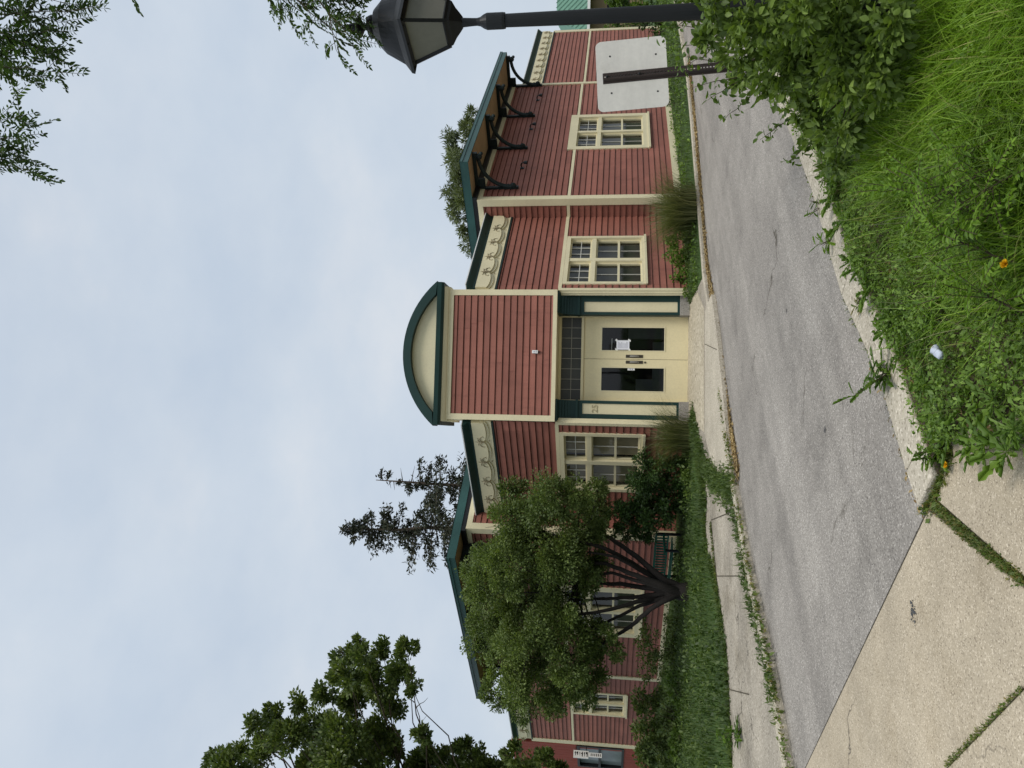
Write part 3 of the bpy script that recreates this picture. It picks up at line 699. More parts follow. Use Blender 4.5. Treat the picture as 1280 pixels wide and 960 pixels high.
# ------------------------------------------------------------------ far house with the green metal roof
hx, hy = at(735, 0, 56)[:2]
FH = frame(Vector((hx+2.2, hy, 0)), Vector((math.cos(.12), math.sin(.12), 0)), Vector((math.sin(.12), -math.cos(.12), 0)))
h = thing('green_roofed_house', 'distant tan house with a green metal hip roof behind the lamp post', 'house', FH.translation)
m = MB(FH); m.box(-4.2, 4.2, -6.8, -.6, 0, 4.0); obj('wall', m, 'tanwall', h)
V0 = [(-5, .2, 3.95), (5, .2, 3.95), (5, -7.6, 3.95), (-5, -7.6, 3.95), (-1.6, -3.7, 6.6), (1.6, -3.7, 6.6)]
m = MB(FH).add(V0, [(0, 1, 5, 4), (1, 2, 5), (2, 3, 4, 5), (3, 0, 4), (3, 2, 1, 0)])
for i in range(1, 24):                                               # seams
    s = -5+10*i/24; t = min(1, (5-abs(s))/3.4) if abs(s) > 1.6 else 1
    m.tube([(s, .2, 4.0), (s, .2-3.9*t, 4.0+2.65*t)], .03, 4)
obj('roof', m, 'greenroof', h)
m = MB(FH); m.box(-5.05, 5.05, .201, .26, 3.8, 4.0); obj('gutter', m, 'white', h)
m = MB(FH); m.box(-3.2, -1.8, -.6, -.55, 1, 2.6); m.box(1.2, 2.6, -.6, -.55, 1, 2.6); obj('window', m, 'dark', h)

# ------------------------------------------------------------------ ground, road, walks
def g2(pts, z=0): return [tuple(G(x, y, z)[:2]) for x, y in pts]
def sheet(name, poly, z0, z1, mat, bevel=0):
    m = MB(); m.prism(poly, z0, z1); return struct(name, m, mat, bevel=bevel)
def offs(poly, d):                                                   # polyline moved sideways (left positive)
    out = []
    for i, p in enumerate(poly):
        a = Vector(poly[max(i-1, 0)]); b = Vector(poly[min(i+1, len(poly)-1)]); t = (b-a).normalized()
        out.append((p[0]-t.y*d, p[1]+t.x*d))
    return out
def ribbon(name, line, d0, d1, z0, z1, mat, bevel=.012, gaps=1.9):
    A, B = offs(line, d0), offs(line, d1); m = MB()
    for i in range(len(line)-1):
        a0, a1, b0, b1 = Vector(A[i]), Vector(A[i+1]), Vector(B[i]), Vector(B[i+1])
        n = max(1, round((a1-a0).length/gaps))
        for k in range(n):
            t0, t1 = k/n+.003, (k+1)/n-.003
            m.prism([tuple(a0.lerp(a1, t0)), tuple(a0.lerp(a1, t1)), tuple(b0.lerp(b1, t1)), tuple(b0.lerp(b1, t0))], z0, z1 + random.uniform(-.004, .004))
    return struct(name, m, mat, bevel=bevel)
er2 = Vector((ER.x, ER.y)); el2 = Vector((EL.x, EL.y))
near = g2([(1160, 634), (1145, 590), (1118, 500), (1095, 440), (1062, 370), (1022, 235), (1000, 180)])
near = near + [tuple(Vector(near[-1]) + er2*k) for k in (3, 8, 20, 42)]
far_ = g2([(993, 960), (969, 825), (940.6, 701), (922, 600), (905, 490), (894, 400), (884, 340), (874, 220), (868, 150), (861, 80)])
fl0 = Vector(far_[0]); fdir = (Vector(far_[0])-Vector(far_[1])).normalized()
far_ = [tuple(fl0 + fdir*k) for k in (9, 5, 2.2)] + far_ + [tuple(Vector(far_[-1]) + er2*k) for k in (6, 16, 34)]
ap = g2([(1160, 634), (1006, 960)])
adir = (Vector(ap[1])-Vector(ap[0])).normalized()
ap_far = Vector(ap[1]) + adir*.35
big = 160
m = MB().add([(-big, -big, -.04), (big, -big, -.04), (big, big, -.04), (-big, big, -.04)], [(0, 1, 2, 3)]); struct('ground', m, 'turf')
ki = 3                                                               # first far kerb point in the frame
road_poly = [tuple(ap[0])] + near[1:] + far_[::-1][:-(ki)] + [tuple(ap_far)]
sheet('road', road_poly, -.03, .0, 'asphalt')
# apron slabs with joints between them
s1 = g2([(1168, 632), (1215, 675), (1280, 727)]); s2 = g2([(1186, 956), (1280, 859)])
d1 = (Vector(s1[2])-Vector(s1[0])).normalized(); d2 = (Vector(s2[1])-Vector(s2[0])).normalized()
pA = Vector(s1[0]); nA = Vector((-d1.y, d1.x)); 
dirx = d2 * (1 if d2.x > 0 else -1)                                  # along the cross joint, to the right
o2 = Vector(s2[0])
def cross(p, d, q, e):
    den = d.x*e.y-d.y*e.x; t = ((q.x-p.x)*e.y-(q.y-p.y)*e.x)/den; return p+d*t
J = cross(pA, d1, o2, dirx)
jw = .018
cornerA = Vector(ap[0])
L1 = ap_far + fdir*0
slab1 = [tuple(cornerA + Vector((-.012, -.012))), tuple(cornerA + adir*6 + Vector((-.008, -.008))), tuple(J - dirx*7.5), tuple(J - dirx*jw)]
sheet('apron_slab', slab1, -.03, .006, 'concrete', bevel=.008)
slab2 = [tuple(J - dirx*7.4 + d1*.010), tuple(J - dirx*jw + d1*.010), tuple(J + d1*5 - dirx*jw), tuple(J + d1*5 - dirx*7.4)]
sheet('apron_slab', slab2, -.03, .005, 'concrete', bevel=.008)
wj = .022
c3 = g2([(1192, 562)])[0]
slab3 = [tuple(cornerA + Vector((.055, -.13))), tuple(Vector(c3) + Vector((.05, .0))), tuple(Vector(c3) + Vector((.6, -.4))), tuple(Vector(c3) + Vector((.6, -4))), tuple(J + d1*5 + dirx*wj), tuple(J + dirx*wj)]
sheet('apron_slab', slab3, -.03, .012, 'concrete', bevel=.008)
m = MB().prism([(-9, -3), (3, -3), (3, 3.6), (.2, 4.2), tuple(cornerA + Vector((.05, .02))), tuple(Vector(ap_far) + Vector((0, .01))), (-9, 9)], -.038, -.004); struct('joint_dirt', m, 'seam')
# tar blots
def blot(x, y, r, mat='tar'):
    c = G(x, y, .008); m = MB()
    for i in range(60):
        q = rng.normal(size=2)*r*.55*np.array([1, .6]); n = 6; rr = r*(.03+.13*rng.random()**2)
        m.prism([(c[0]+q[0]+rr*(.7+.5*rng.random())*math.cos(6.283*k/n), c[1]+q[1]+rr*(.7+.5*rng.random())*math.sin(6.283*k/n)) for k in range(n)], .0063+.00004*i, .0080+.00004*i)
    struct('tar_blot', m, mat)
blot(1141, 765, .055); blot(1031, 537, .03); blot(983, 388, .022)
# kerbs
ribbon('kerb', near, 0.0, -.27, -.03, .055, 'kerb')
ribbon('kerb', far_, .0, .13, -.03, .075, 'kerb')
# verge soil, right
vs = offs(near, -.27)
verge = vs + [(60, 30), (40, -4), (1.2, -4), (.36, 1.0), tuple(Vector(c3)+Vector((.07, .0)))]
sheet('verge_soil', verge, -.03, .035, 'soil')
# sidewalk along the far kerb and the entrance paving
fk = offs(far_, .13)
gedge = g2([(915, 960), (908, 820), (900, 760), (893, 720), (884, 690), (878, 640), (872, 600), (866, 560), (862, 525)], .07)
gl0 = Vector(gedge[0]); gld = (gl0 - Vector(gedge[1])).normalized()
walk = [tuple(Vector(fk[0])), tuple(Vector(fk[1])), tuple(Vector(fk[2]))] + fk[3:10] + g2([(872, 352), (860, 372)], .07) + g2([(858, 400), (858, 520)], .07) + gedge[::-1] + [tuple(gl0 + gld*3.5), tuple(Vector(fk[0]) + Vector((-1.8, 1.6)))]
sheet('sidewalk', walk, -.03, .066, 'walk')
sheet('entrance_paving', g2([(858.5, 376), (858, 522), (868, 530), (880, 540), (880, 385), (872, 366)], .07), .0, .071, 'pebble')
sheet('entrance_slab', g2([(881, 390), (881, 545), (890, 580), (902, 596), (911, 585), (904, 500), (895, 412), (889, 368)], .07), .0, .072, 'kerb', bevel=.006)
pj = MB()
for a, b_ in (((903, 800), (889, 655)), ((889, 655), (884, 560)), ((936, 868), (912, 862)), ((925, 720), (896, 720)), ((914, 640), (889, 650)), ((896, 437), (881, 430))):
    A = Vector(G(*a, .073)); B = Vector(G(*b_, .073)); t = (B-A).normalized(); n_ = Vector((-t.y, t.x, 0))*.006
    pj.add([A-n_, B-n_, B+n_, A+n_], [(0, 1, 2, 3)])
pj.v = [(a, b_, .0745) for a, b_, c in pj.v]
struct('pavement_joint', pj, 'seam')
# lawn ground on both sides of the entrance, gently banked up to the walls
def bank(name, edge, back, z0, z1, n=7):
    m = MB(); E_ = [Vector((*p, 0)) for p in edge]; B_ = [Vector((*p, 0)) for p in back]; k = len(E_)
    for j in range(n+1):
        t = j/n
        for a, b_ in zip(E_, B_):
            q = a.lerp(b_, t); z = z0+(z1-z0)*(t**.8) + .03*math.sin(q.x*2.1+q.y)*math.sin(q.y*1.7)*(1 if 0 < j < n else 0)
            m.v.append((q.x, q.y, z))
    for j in range(n):
        for i in range(k-1): m.f.append((j*k+i, j*k+i+1, (j+1)*k+i+1, (j+1)*k+i))
    return struct(name, m, 'turf', smooth=True)
ge = [tuple(gl0 + gld*6), tuple(gl0 + gld*3)] + gedge
def wpt(F, s, d=.05): p = F @ Vector((s, d, 0)); return (p.x, p.y)
gb = [wpt(FL, ENDL+6), wpt(FL, ENDL+2), wpt(FL, ENDL-1), wpt(FL, 11.5), wpt(FBL, LLB), wpt(FBL, 4.5), wpt(FBL, 2.5), wpt(FBL, .8), wpt(FL, 2.4), wpt(FL, 1.2), wpt(FL, .1)]
bank('lawn', ge, gb, .06, .16)
re_ = fk[8:]
re_ = [g2([(866, 372)], .07)[0]] + fk[9:]
rb = [wpt(FR, .1)] + [wpt(FR, 1.5), wpt(FBR, .1), wpt(FBR, 2.5), wpt(FBR, 5.0), wpt(FBR, LRB), wpt(FR, ENDR), wpt(FR, ENDR+20)]
k = min(len(re_), len(rb)); bank('lawn', re_[:k], rb[:k], .07, .12, 4)

# ------------------------------------------------------------------ lamp post
lp = at(700, 22.5, 4.3); lx, ly = lp[0], lp[1]; TL = Matrix.Translation((lx, ly, 0))
zt_ = at(607, 26, 4.3)[2]
lamp = thing('street_lamp', 'black lamp post with a four sided lantern at the edge of the shrubs', 'street lamp', (lx, ly, 0))
m = MB(TL); m.lathe([(.085, 0), (.085, .05), (.07, .08), (.065, .5), (.052, .55), (.047, 1.0), (.0365, zt_-.11), (.0365, zt_-.105)], 20); obj('pole', m, 'iron', lamp, smooth=False)
zb_ = at(563, 27, 4.3)[2]
m = MB(TL); m.lathe([(.044, zt_-.115), (.046, zt_-.10), (.046, zt_-.01), (.038, zt_+.01), (.025, zt_+.03), (.021, zt_+.05), (.022, zt_+.075), (.026, zb_-.07)], 20); obj('collar', m, 'iron', lamp)
zb_ = at(563, 27, 4.3)[2]; zc_ = at(511, 29, 4.3)[2]; ph = math.pi/4 - math.atan2(lx, ly)*1.0 + .14
TP = TL @ Matrix.Rotation(-(math.atan2(lx, ly)) + .13, 4, 'Z') @ Matrix.Rotation(math.pi/4, 4, 'Z')
rb_, rt_ = .120*.7071, .216*.7071                                     # half sides of the cage
m = MB(TP)
m.lathe([(.03, zb_-.075), (.05, zb_-.06), (.08, zb_-.035), (.116, zb_-.014), (.123, zb_)], 4, phase=math.pi/4)
cn = [(-1, -1), (1, -1), (1, 1), (-1, 1)]
for i in range(4):
    a, b_ = cn[i], cn[(i+1) % 4]
    m.tube([(a[0]*rb_, a[1]*rb_, zb_), (a[0]*rt_, a[1]*rt_, zc_)], .013, 4)
    m.tube([(a[0]*rb_, a[1]*rb_, zb_+.012), (b_[0]*rb_, b_[1]*rb_, zb_+.012)], .014, 4)
    m.tube([(a[0]*rt_, a[1]*rt_, zc_-.014), (b_[0]*rt_, b_[1]*rt_, zc_-.014)], .017, 4)
    for t in (.12, .5, .88):
        m.ball((rt_*(a[0]*(1-t)+b_[0]*t)*1.06, rt_*(a[1]*(1-t)+b_[1]*t)*1.06, zc_-.02), .006, n=6)
cage = obj('lantern_cage', m, 'iron', lamp)
for i in range(4):
    a, b_ = cn[i], cn[(i+1) % 4]; k = MB(TP); q = .975
    k.add([(a[0]*rb_*q, a[1]*rb_*q, zb_), (b_[0]*rb_*q, b_[1]*rb_*q, zb_), (b_[0]*rt_*q, b_[1]*rt_*q, zc_), (a[0]*rt_*q, a[1]*rt_*q, zc_)], [(0, 1, 2, 3)])
    obj('lamp_pane', k, 'lampglass', cage, recalc=False)
zr = at(468, 32, 4.3)[2]
H = zr - zc_
m = MB(TP)
prof = [(.235, zc_-.006), (.266, zc_-.022), (.262, zc_-.004), (.215, zc_+.16*H), (.192, zc_+.38*H), (.160, zc_+.68*H), (.105, zc_+.92*H), (.062, zr)]
# square bell roof with rounded facets
vs_ = []; fs_ = []; NN = 32
for r_, z in prof:
    for j in range(NN):
        g = 2*math.pi*j/NN; sq = 1/max(abs(math.cos(g)), abs(math.sin(g))); t = min(1, max(0, (z-zc_)/H)); rr = r_*((1-t)*sq*.7071 + t*.92)
        vs_.append((rr*math.cos(g), rr*math.sin(g), z))
for i in range(len(prof)-1):
    for j in range(NN): fs_.append((i*NN+j, i*NN+(j+1) % NN, (i+1)*NN+(j+1) % NN, (i+1)*NN+j))
fs_ += [tuple(range(NN)), tuple((len(prof)-1)*NN+j for j in range(NN))]
m.add(vs_, fs_); obj('lantern_roof', m, 'iron', lamp, smooth=False)
m = MB(TP); m.lathe([(.062, zr), (.066, zr+.012), (.06, zr+.03), (.028, zr+.035), (.016, zr+.055), (.024, zr+.065), (.055, zr+.085), (.058, zr+.095), (.03, zr+.11), (.02, zr+.16), (.004, zr+.20)], 14); obj('finial', m, 'iron', lamp)

# ------------------------------------------------------------------ back of a road sign
sp = at(790, 93, 6.2); tilt = .062
TS = Matrix.Translation(sp) @ Matrix.Rotation(-tilt, 4, 'Y') @ Matrix.Rotation(.12, 4, 'Z')
sign = thing('road_sign', 'bare metal back of a square sign on a brown perforated post, leaning', 'sign', (sp[0], sp[1], 0))
hw, hh_, rd = .305, .285, .05
out = []
for cx, cz, a0 in ((hw-rd, hh_-rd, 0), (-hw+rd, hh_-rd, 90), (-hw+rd, -hh_+rd, 180), (hw-rd, -hh_+rd, 270)):
    for i in range(6): a = R(a0+18*i); out.append((cx+rd*math.cos(a), cz+rd*math.sin(a)))
m = MB(TS @ Matrix.Translation((.02, 0, 0))); m.prism(out, .028, .031, 'y'); pnl = obj('panel', m, 'signback', sign)
m = MB(TS)
for a, c in ((-.13, .17), (.19, .17), (-.15, -.2), (.17, -.2)): m.tube([(a, .0275, c), (a, .0265, c)], .008, 8)
obj('bolt_hole', m, 'iron', pnl)
m = MB(TS); z = .235
while z > -1.95:                                                       # web with holes: two strips and bridges
    m.box(-.018, .018, .0, .003, z-.0125, z+.0005) if (z-.0125) > -2 else None
    z -= .0254
m.box(-.018, -.006, .0005, .0035, -1.95, .235); m.box(.006, .018, .0005, .0035, -1.95, .235)
for s in (-1, 1):
    m.add([(s*.018, .0, -1.95), (s*.030, .026, -1.95), (s*.030, .026, .235), (s*.018, .0, .235), (s*.021, .0, -1.95), (s*.033, .027, -1.95), (s*.033, .027, .235), (s*.021, .0, .235)],
          [(0, 1, 2, 3), (4, 5, 6, 7), (0, 4, 7, 3), (1, 5, 6, 2), (3, 2, 6, 7)])
    x0, x1 = sorted((s*.033, s*.046)); m.box(x0, x1, .024, .0275, -1.95, .235)
obj('post', m, 'rust', sign)
m = MB(TS)
for z in (.20, -.06): m.lathe([(.011, 0), (.011, .006), (.006, .012)], 6, F=TS @ Matrix.Translation((0, -.002, z)) @ Matrix.Rotation(R(90), 4, 'X'))
obj('bolt', m, 'iron', sign)

# ------------------------------------------------------------------ green bench behind the leaning tree
bp_ = at(832, 690, 16.4); BZ = math.atan2(EL.y, EL.x) + math.pi
TB = Matrix.Translation((bp_[0]-.2, bp_[1]+.1, .0)) @ Matrix.Rotation(math.atan2(-EL.y, -EL.x), 4, 'Z') @ Matrix.Diagonal((1, 1, .8, 1))
bench = thing('park_bench', 'green metal slatted bench behind the many stemmed tree', 'bench', TB.translation)
m = MB(TB)
for i in range(4): m.box(-.75, .75, -.32+.1*i, -.25+.1*i, .42, .445)
obj('seat', m, 'benchgreen', bench)
m = MB(TB); m.box(-.75, .75, .10, .13, .80, .86); m.box(-.75, .75, .10, .13, .50, .54)
for i in range(16): x = -.7+1.4*i/15; m.box(x-.014, x+.014, .105, .125, .54, .80)
obj('backrest', m, 'benchgreen', bench)
for s in (-1, 1):
    m = MB(TB); m.tube([(s*.74, -.36, .63), (s*.74, -.1, .645), (s*.74, .12, .64)], .028, 8); obj('armrest', m, 'benchgreen', bench)
    for y in (-.30, .12): m = MB(TB); m.box(s*.74-.022, s*.74+.022, y-.022, y+.022, -.1, .62 if y < 0 else .80); obj('leg', m, 'iron', bench)

# ------------------------------------------------------------------ plants
def tree(name, label, cat, loc, leafmat, CV, CF, trunk, bark, group=None):
    t = thing(name, label, cat, loc, group=group); obj('trunk', trunk, bark, t, smooth=True)
    npmesh('crown', CV, CF, leafmat, t); return t
def px_blobs(lst, Y, dep, k=1.0):
    out = []
    for x, y, r in lst:
        YY = Y + rng.uniform(-dep, dep); out.append((at(x, y, YY), r*YY/FOC*k))
    return out
def wob(a, b, n=6, w=.06, sag=0):
    a, b = np.array(a, float), np.array(b, float); L = np.linalg.norm(b-a)
    return [tuple(a+(b-a)*i/n + (rng.normal(size=3)*w*L*.25 if 0 < i < n else 0) + np.array([0, 0, sag*L*math.sin(math.pi*i/n)])) for i in range(n+1)]

# many-stemmed leaning tree in front of the left bay
Yt = 14.9
base = at(862, 741, Yt); base[2] = .05
bl_ = px_blobs([(640, 655, 42), (612, 700, 42), (604, 735, 34), (612, 785, 40), (632, 828, 36), (690, 630, 38), (664, 690, 46), (655, 745, 48), (660, 795, 46), (675, 838, 40),
                (705, 672, 42), (700, 730, 46), (705, 780, 44), (715, 825, 38), (740, 628, 26), (738, 655, 28), (737, 700, 28), (742, 795, 30), (738, 848, 26), (645, 870, 24),
                (722, 862, 22), (640, 618, 24), (720, 615, 24), (752, 812, 20), (612, 862, 18), (625, 880, 14), (590, 712, 18), (660, 640, 34), (690, 860, 26), (760, 788, 14), (748, 640, 22), (744, 668, 22), (748, 610, 14), (700, 604, 15), (768, 815, 14), (655, 885, 20), (690, 880, 20), (733, 870, 18), (735, 720, 22), (640, 770, 40), (640, 710, 40), (690, 700, 40)], Yt, .9)
tr_ = MB(); stems = [((860, 738), (832, 726), (795, 695), (762, 672), (715, 652)), ((860, 739), (830, 729), (790, 704), (752, 684), (690, 668)), ((861, 741), (830, 733), (795, 719), (757, 704), (680, 696)), ((861, 742), (828, 738), (795, 733), (755, 729), (670, 730)),
                     ((862, 743), (832, 744), (805, 750), (762, 762), (690, 775)), ((862, 746), (835, 749), (812, 762), (788, 783), (752, 806), (700, 825)), ((861, 744), (830, 741), (800, 746), (770, 748), (720, 750)),
                     ((861, 741), (834, 731), (806, 716), (770, 696), (735, 690)), ((861, 742), (830, 736), (800, 727), (765, 716), (720, 720)), ((862, 744), (832, 746), (800, 757), (770, 772), (730, 790))]
for i, st in enumerate(stems):
    pts = [np.array(base) + np.array([.05*math.cos(i*1.3), .05*math.sin(i*1.3), 0])] + [at(x, y, Yt + .25*math.sin(i*2.1+j)) for j, (x, y) in enumerate(st[1:])]
    dense = []
    for a, b_ in zip(pts[:-1], pts[1:]): dense += wob(a, b_, 4, .05)[:-1]
    dense.append(tuple(pts[-1])); n = len(dense)
    r0 = .068 - .003*i; tr_.tube(dense, [r0*(1-.8*j/(n-1))+.012 for j in range(n)], 8)
tr_.tube([tuple(np.array(base)+np.array([0, 0, -.1])), tuple(np.array(base)+np.array([.01, 0, .12])), tuple(np.array(base)+np.array([.03, 0, .5]))], [.24, .19, .11], 10)
for c, r in bl_:
    src = at(720, 720+rng.normal()*30, Yt); tr_.tube(wob(src, c, 5, .1), [.022, .018, .014, .011, .008, .005], 5)
    for q in range(3): d = unit(rng.normal(size=3)); tr_.tube(wob(c, c+d*r*.8, 3, .1), [.008, .006, .004, .003], 4)
CV, CF = crown(bl_, 3600, .050, 'diamond', .5, .15, sub=16, sr=.42)
tree('crabapple_tree', 'round leafy tree on several dark leaning stems before the left wing', 'tree', tuple(base), 'crabtree', CV, CF, tr_, 'darkbark')

# linden at the left edge
Ym = 17.0
mb_ = px_blobs([(508, 812, 17), (500, 838, 22), (478, 812, 15), (455, 822, 16), (430, 818, 17), (432, 845, 22), (470, 855, 28), (410, 868, 18), (445, 885, 30), (490, 880, 22), (395, 905, 26),
                (345, 895, 18), (330, 915, 18), (312, 905, 12), (360, 925, 26), (300, 938, 16), (275, 945, 18), (330, 945, 28), (425, 930, 38), (480, 920, 26), (525, 920, 14), (535, 940, 14), (480, 955, 36), (580, 935, 16), (590, 950, 18),
                (560, 965, 30), (400, 975, 45), (280, 985, 42), (330, 1000, 50), (470, 1010, 60), (640, 945, 15), (630, 965, 22), (680, 948, 14), (700, 962, 14), (655, 985, 34), (420, 950, 34), (520, 962, 34), (600, 965, 24), (560, 1030, 70), (400, 1060, 80), (650, 1060, 60), (500, 1100, 80), (370, 880, 14), (515, 860, 12), (450, 800, 9)], Ym, 1.3)
tb = at(860, 1010, Ym); tb[2] = 0
tr_ = MB(); top = at(500, 1000, Ym)
tk = wob(tb, at(640, 1005, Ym), 5, .03) + wob(at(640, 1005, Ym), at(380, 990, Ym), 6, .05)[1:]
tr_.tube(tk, [.26, .22, .2, .18, .17, .16, .14, .11, .08, .06, .045, .03], 10)
for c, r in mb_:
    k = int(np.argmin([abs(p[2]-(c[2]-1.0)) for p in tk])); tr_.tube(wob(tk[k], c, 5, .08), [.026, .022, .018, .014, .010, .006], 5)
    for q in range(3): d = unit(rng.normal(size=3)+[0, 0, .7]); tr_.tube(wob(c, c+d*r*.8, 3, .1), [.01, .008, .005, .003], 4)
for x0, y0, x1, y1 in ((525, 905, 515, 865), (512, 925, 533, 895), (520, 885, 535, 872), (518, 878, 505, 868)): tr_.tube(wob(at(x0, y0, Ym), at(x1, y1, Ym), 5, .08), [.014, .011, .009, .007, .005, .003], 5)
CV, CF = crown(mb_, 2100, .095, 'diamond', .15, -.55, sub=9, sr=.46)
tree('linden_tree', 'tall broad leaved tree with upturned leaf clusters at the left edge of the view', 'tree', tuple(tb), 'maple', CV, CF, tr_, 'bark')

# two spruces behind the left bay
def spruce(xy_top, xy_base, Y, label, spread, dens, top_bare):
    a = at(*xy_top, Y); b = at(*xy_base, Y); b0 = np.array([b[0], b[1], 0]); tr_ = MB()
    tr_.tube(wob(b0, a, 10, .01), [.22*(1-i/10)+.02 for i in range(11)], 7); H_ = a[2]; parts = []
    nb = int(62*dens)
    for i in range(nb):
        t = .25 + .74*(i/nb)**.9; z = H_*t; ctr = b0 + (a-b0)*(z/H_); L_ = spread*(1-t)**.85*(.55+.75*rng.random()) + .30
        if rng.random() < .18: L_ *= .45
        g = rng.random()*6.283; d = np.array([math.cos(g), math.sin(g), .15-.5*(1-t)]); d /= np.linalg.norm(d)
        end = ctr + d*L_ + np.array([0, 0, -.10*L_]); tr_.tube(wob(ctr, end, 4, .05), [.03, .022, .016, .01, .005], 4)
        if t > top_bare and rng.random() < .75: continue
        n = int(46*L_+14); u = rng.random(n)**.75; p = ctr + (end-ctr)*u[:, None] + rng.normal(size=(n, 3))*np.array([.13, .13, .10])*(1.2-.5*u)[:, None]*min(1.3, L_)
        D = rng.normal(size=(n, 3))*.9 + d*.9 + np.array([0, 0, -.5]); parts.append(leaves(p, D, .24*(.5+.8*rng.random(n)), 'narrow', .2)); 
        parts.append(leaves(p[::2]+rng.normal(size=p[::2].shape)*.06, D[::2], .17, 'diamond', .2))
    V, F = join(parts)
    tree('spruce_tree', label, 'tree', tuple(b0), 'spruce', V, F, tr_, 'bark')
spruce((425, 661), (640, 655), 34, 'dark ragged spruce with a pointed top, the taller of two behind the left bay roof', 4.0, 2.0, 1.1)
spruce((470, 600), (640, 612), 36, 'thin half bare spruce with a bare leading shoot, the shorter of two behind the roof', 3.0, 1.3, .84)
# willow behind the right bay
wb = px_blobs([(572, 262, 18), (562, 240, 14), (575, 225, 20), (566, 205, 16), (572, 185, 18), (564, 168, 10), (585, 160, 14), (590, 140, 8), (590, 200, 30), (590, 250, 25), (578, 290, 12), (586, 305, 12), (592, 318, 6), (600, 170, 25), (600, 280, 25), (640, 220, 60)], 42, 1.5)
wbase = at(640, 220, 42); wbase[2] = 0; tr_ = MB(); tr_.tube(wob(wbase, at(600, 220, 42), 6, .03), [.35, .3, .25, .2, .15, .1, .06], 8)
for c, r in wb: tr_.tube(wob(at(650, 220, 42), c, 4, .05), [.08, .06, .04, .03, .015], 5)
CV, CF = crown(wb, 380, .26, 'narrow', .2, .5, sub=12, sr=.45)
tree('willow_tree', 'pale grey green willow rising behind the right bay roof', 'tree', tuple(wbase), 'willow', CV, CF, tr_, 'bark')

# locust: twigs of feathered leaves hanging in from the upper right
def pinnate(p, d, L_, pairs, lf, out, tw, curl=.5):
    d = unit(np.array(d, float)); up = np.array([0, 0, 1.]); side = unit(np.cross(d, up)+1e-6)
    pts = [np.array(p, float)]
    for i in range(6): d = unit(d + np.array([0, 0, -curl/6])); pts.append(pts[-1] + d*L_/6)
    tw.tube([tuple(q) for q in pts], [.0016]*6+[.0008], 4)
    C = []; D = []; S = []
    for i in range(pairs):
        t = (.18+.82*i/(pairs-1))*6; k = min(5, int(t)); q = pts[k] + (pts[k+1]-pts[k])*(t-k); tt = unit(pts[k+1]-pts[k]); sd = unit(np.cross(tt, up)+1e-6)
        for s in (-1, 1): C.append(q); D.append(sd*s + tt*.55 + rng.normal(size=3)*.18); S.append(lf*(1-.35*abs(t/6-.5)*2)*(.8+.4*rng.random()))
    C.append(pts[-1]); D.append(d); S.append(lf*.8)
    out.append(leaves(np.array(C), np.array(D), np.array(S), 'leaflet', .8))
tw = MB(); lo = []
tl0 = np.array([4.5, 4.9, 0]); fork = np.array([4.1, 4.7, 6.4])
tw.tube(wob(tl0, fork, 6, .03), [.13, .12, .11, .10, .09, .08, .07], 10)
main = []
for tip, Y in (((-70, 60), 4.2), ((-60, 200), 4.3), ((330, -30), 4.1), ((-80, -80), 4.4)):
    e = at(*tip, Y); main.append(wob(fork, e, 8, .08, .06)); tw.tube(main[-1], [.04, .034, .028, .022, .018, .014, .010, .008, .006], 7)
def hang(x0, y0, x1, y1, Y, k, L_=.23, lf=.048):
    a, b_ = at(x0, y0, Y), at(x1, y1, Y+rng.uniform(-.15, .15)); P = [np.array(q) for q in wob(a, b_, 6, .05)]
    tw.tube([tuple(q) for q in P], [.006, .0055, .005, .004, .003, .0022, .0015], 5)
    for i in range(k):
        t = (.1+.9*i/max(1, k-1))*6; j = min(5, int(t)); q = P[j]+(P[j+1]-P[j])*(t-j); ax = unit(P[j+1]-P[j])
        d = ax*.7 + rng.normal(size=3)*.75 + np.array([0, 0, -.35]); pinnate(q, d, L_*(.7+.5*rng.random()), 8, lf, lo, tw)
for a in ((-60, 40, 70, 75), (-60, 60, 60, 40), (-60, 70, 55, 90), (-50, 20, 90, 15), (-40, 0, 75, 28), (-50, 50, 20, 95), (-30, -20, 80, 4), (-20, 30, 45, 60)): hang(*a, 4.2, 15)
for a in ((-60, 200, 30, 160), (-60, 205, 28, 190), (-60, 200, 35, 212), (-60, 190, 12, 140)): hang(*a, 4.3, 13)
for a in ((310, -40, 395, 30), (330, -30, 420, 40), (360, -40, 440, 50), (390, -40, 445, 20), (320, -45, 360, 15), (380, -50, 430, 10), (400, -40, 420, 62)): hang(*a, 4.05, 13, .18, .042)
hang(130, -40, 168, -5, 4.2, 3)
for e in range(10): hang(-100+rng.normal()*40, -60-100*rng.random(), 60+rng.normal()*90, -70-80*rng.random(), 4.3, 6)
for P in main[:2]: tw.tube(wob(P[6], at(-60, 60, 4.25), 4, .05), [.007, .006, .005, .004, .003], 5)
V, F = join(lo); lt = thing('locust_tree', 'feathery leaved tree whose twigs hang in above the lamp post', 'tree', tuple(tl0)); obj('trunk', tw, 'twig', lt, smooth=True); npmesh('crown', V, F, 'locust', lt)

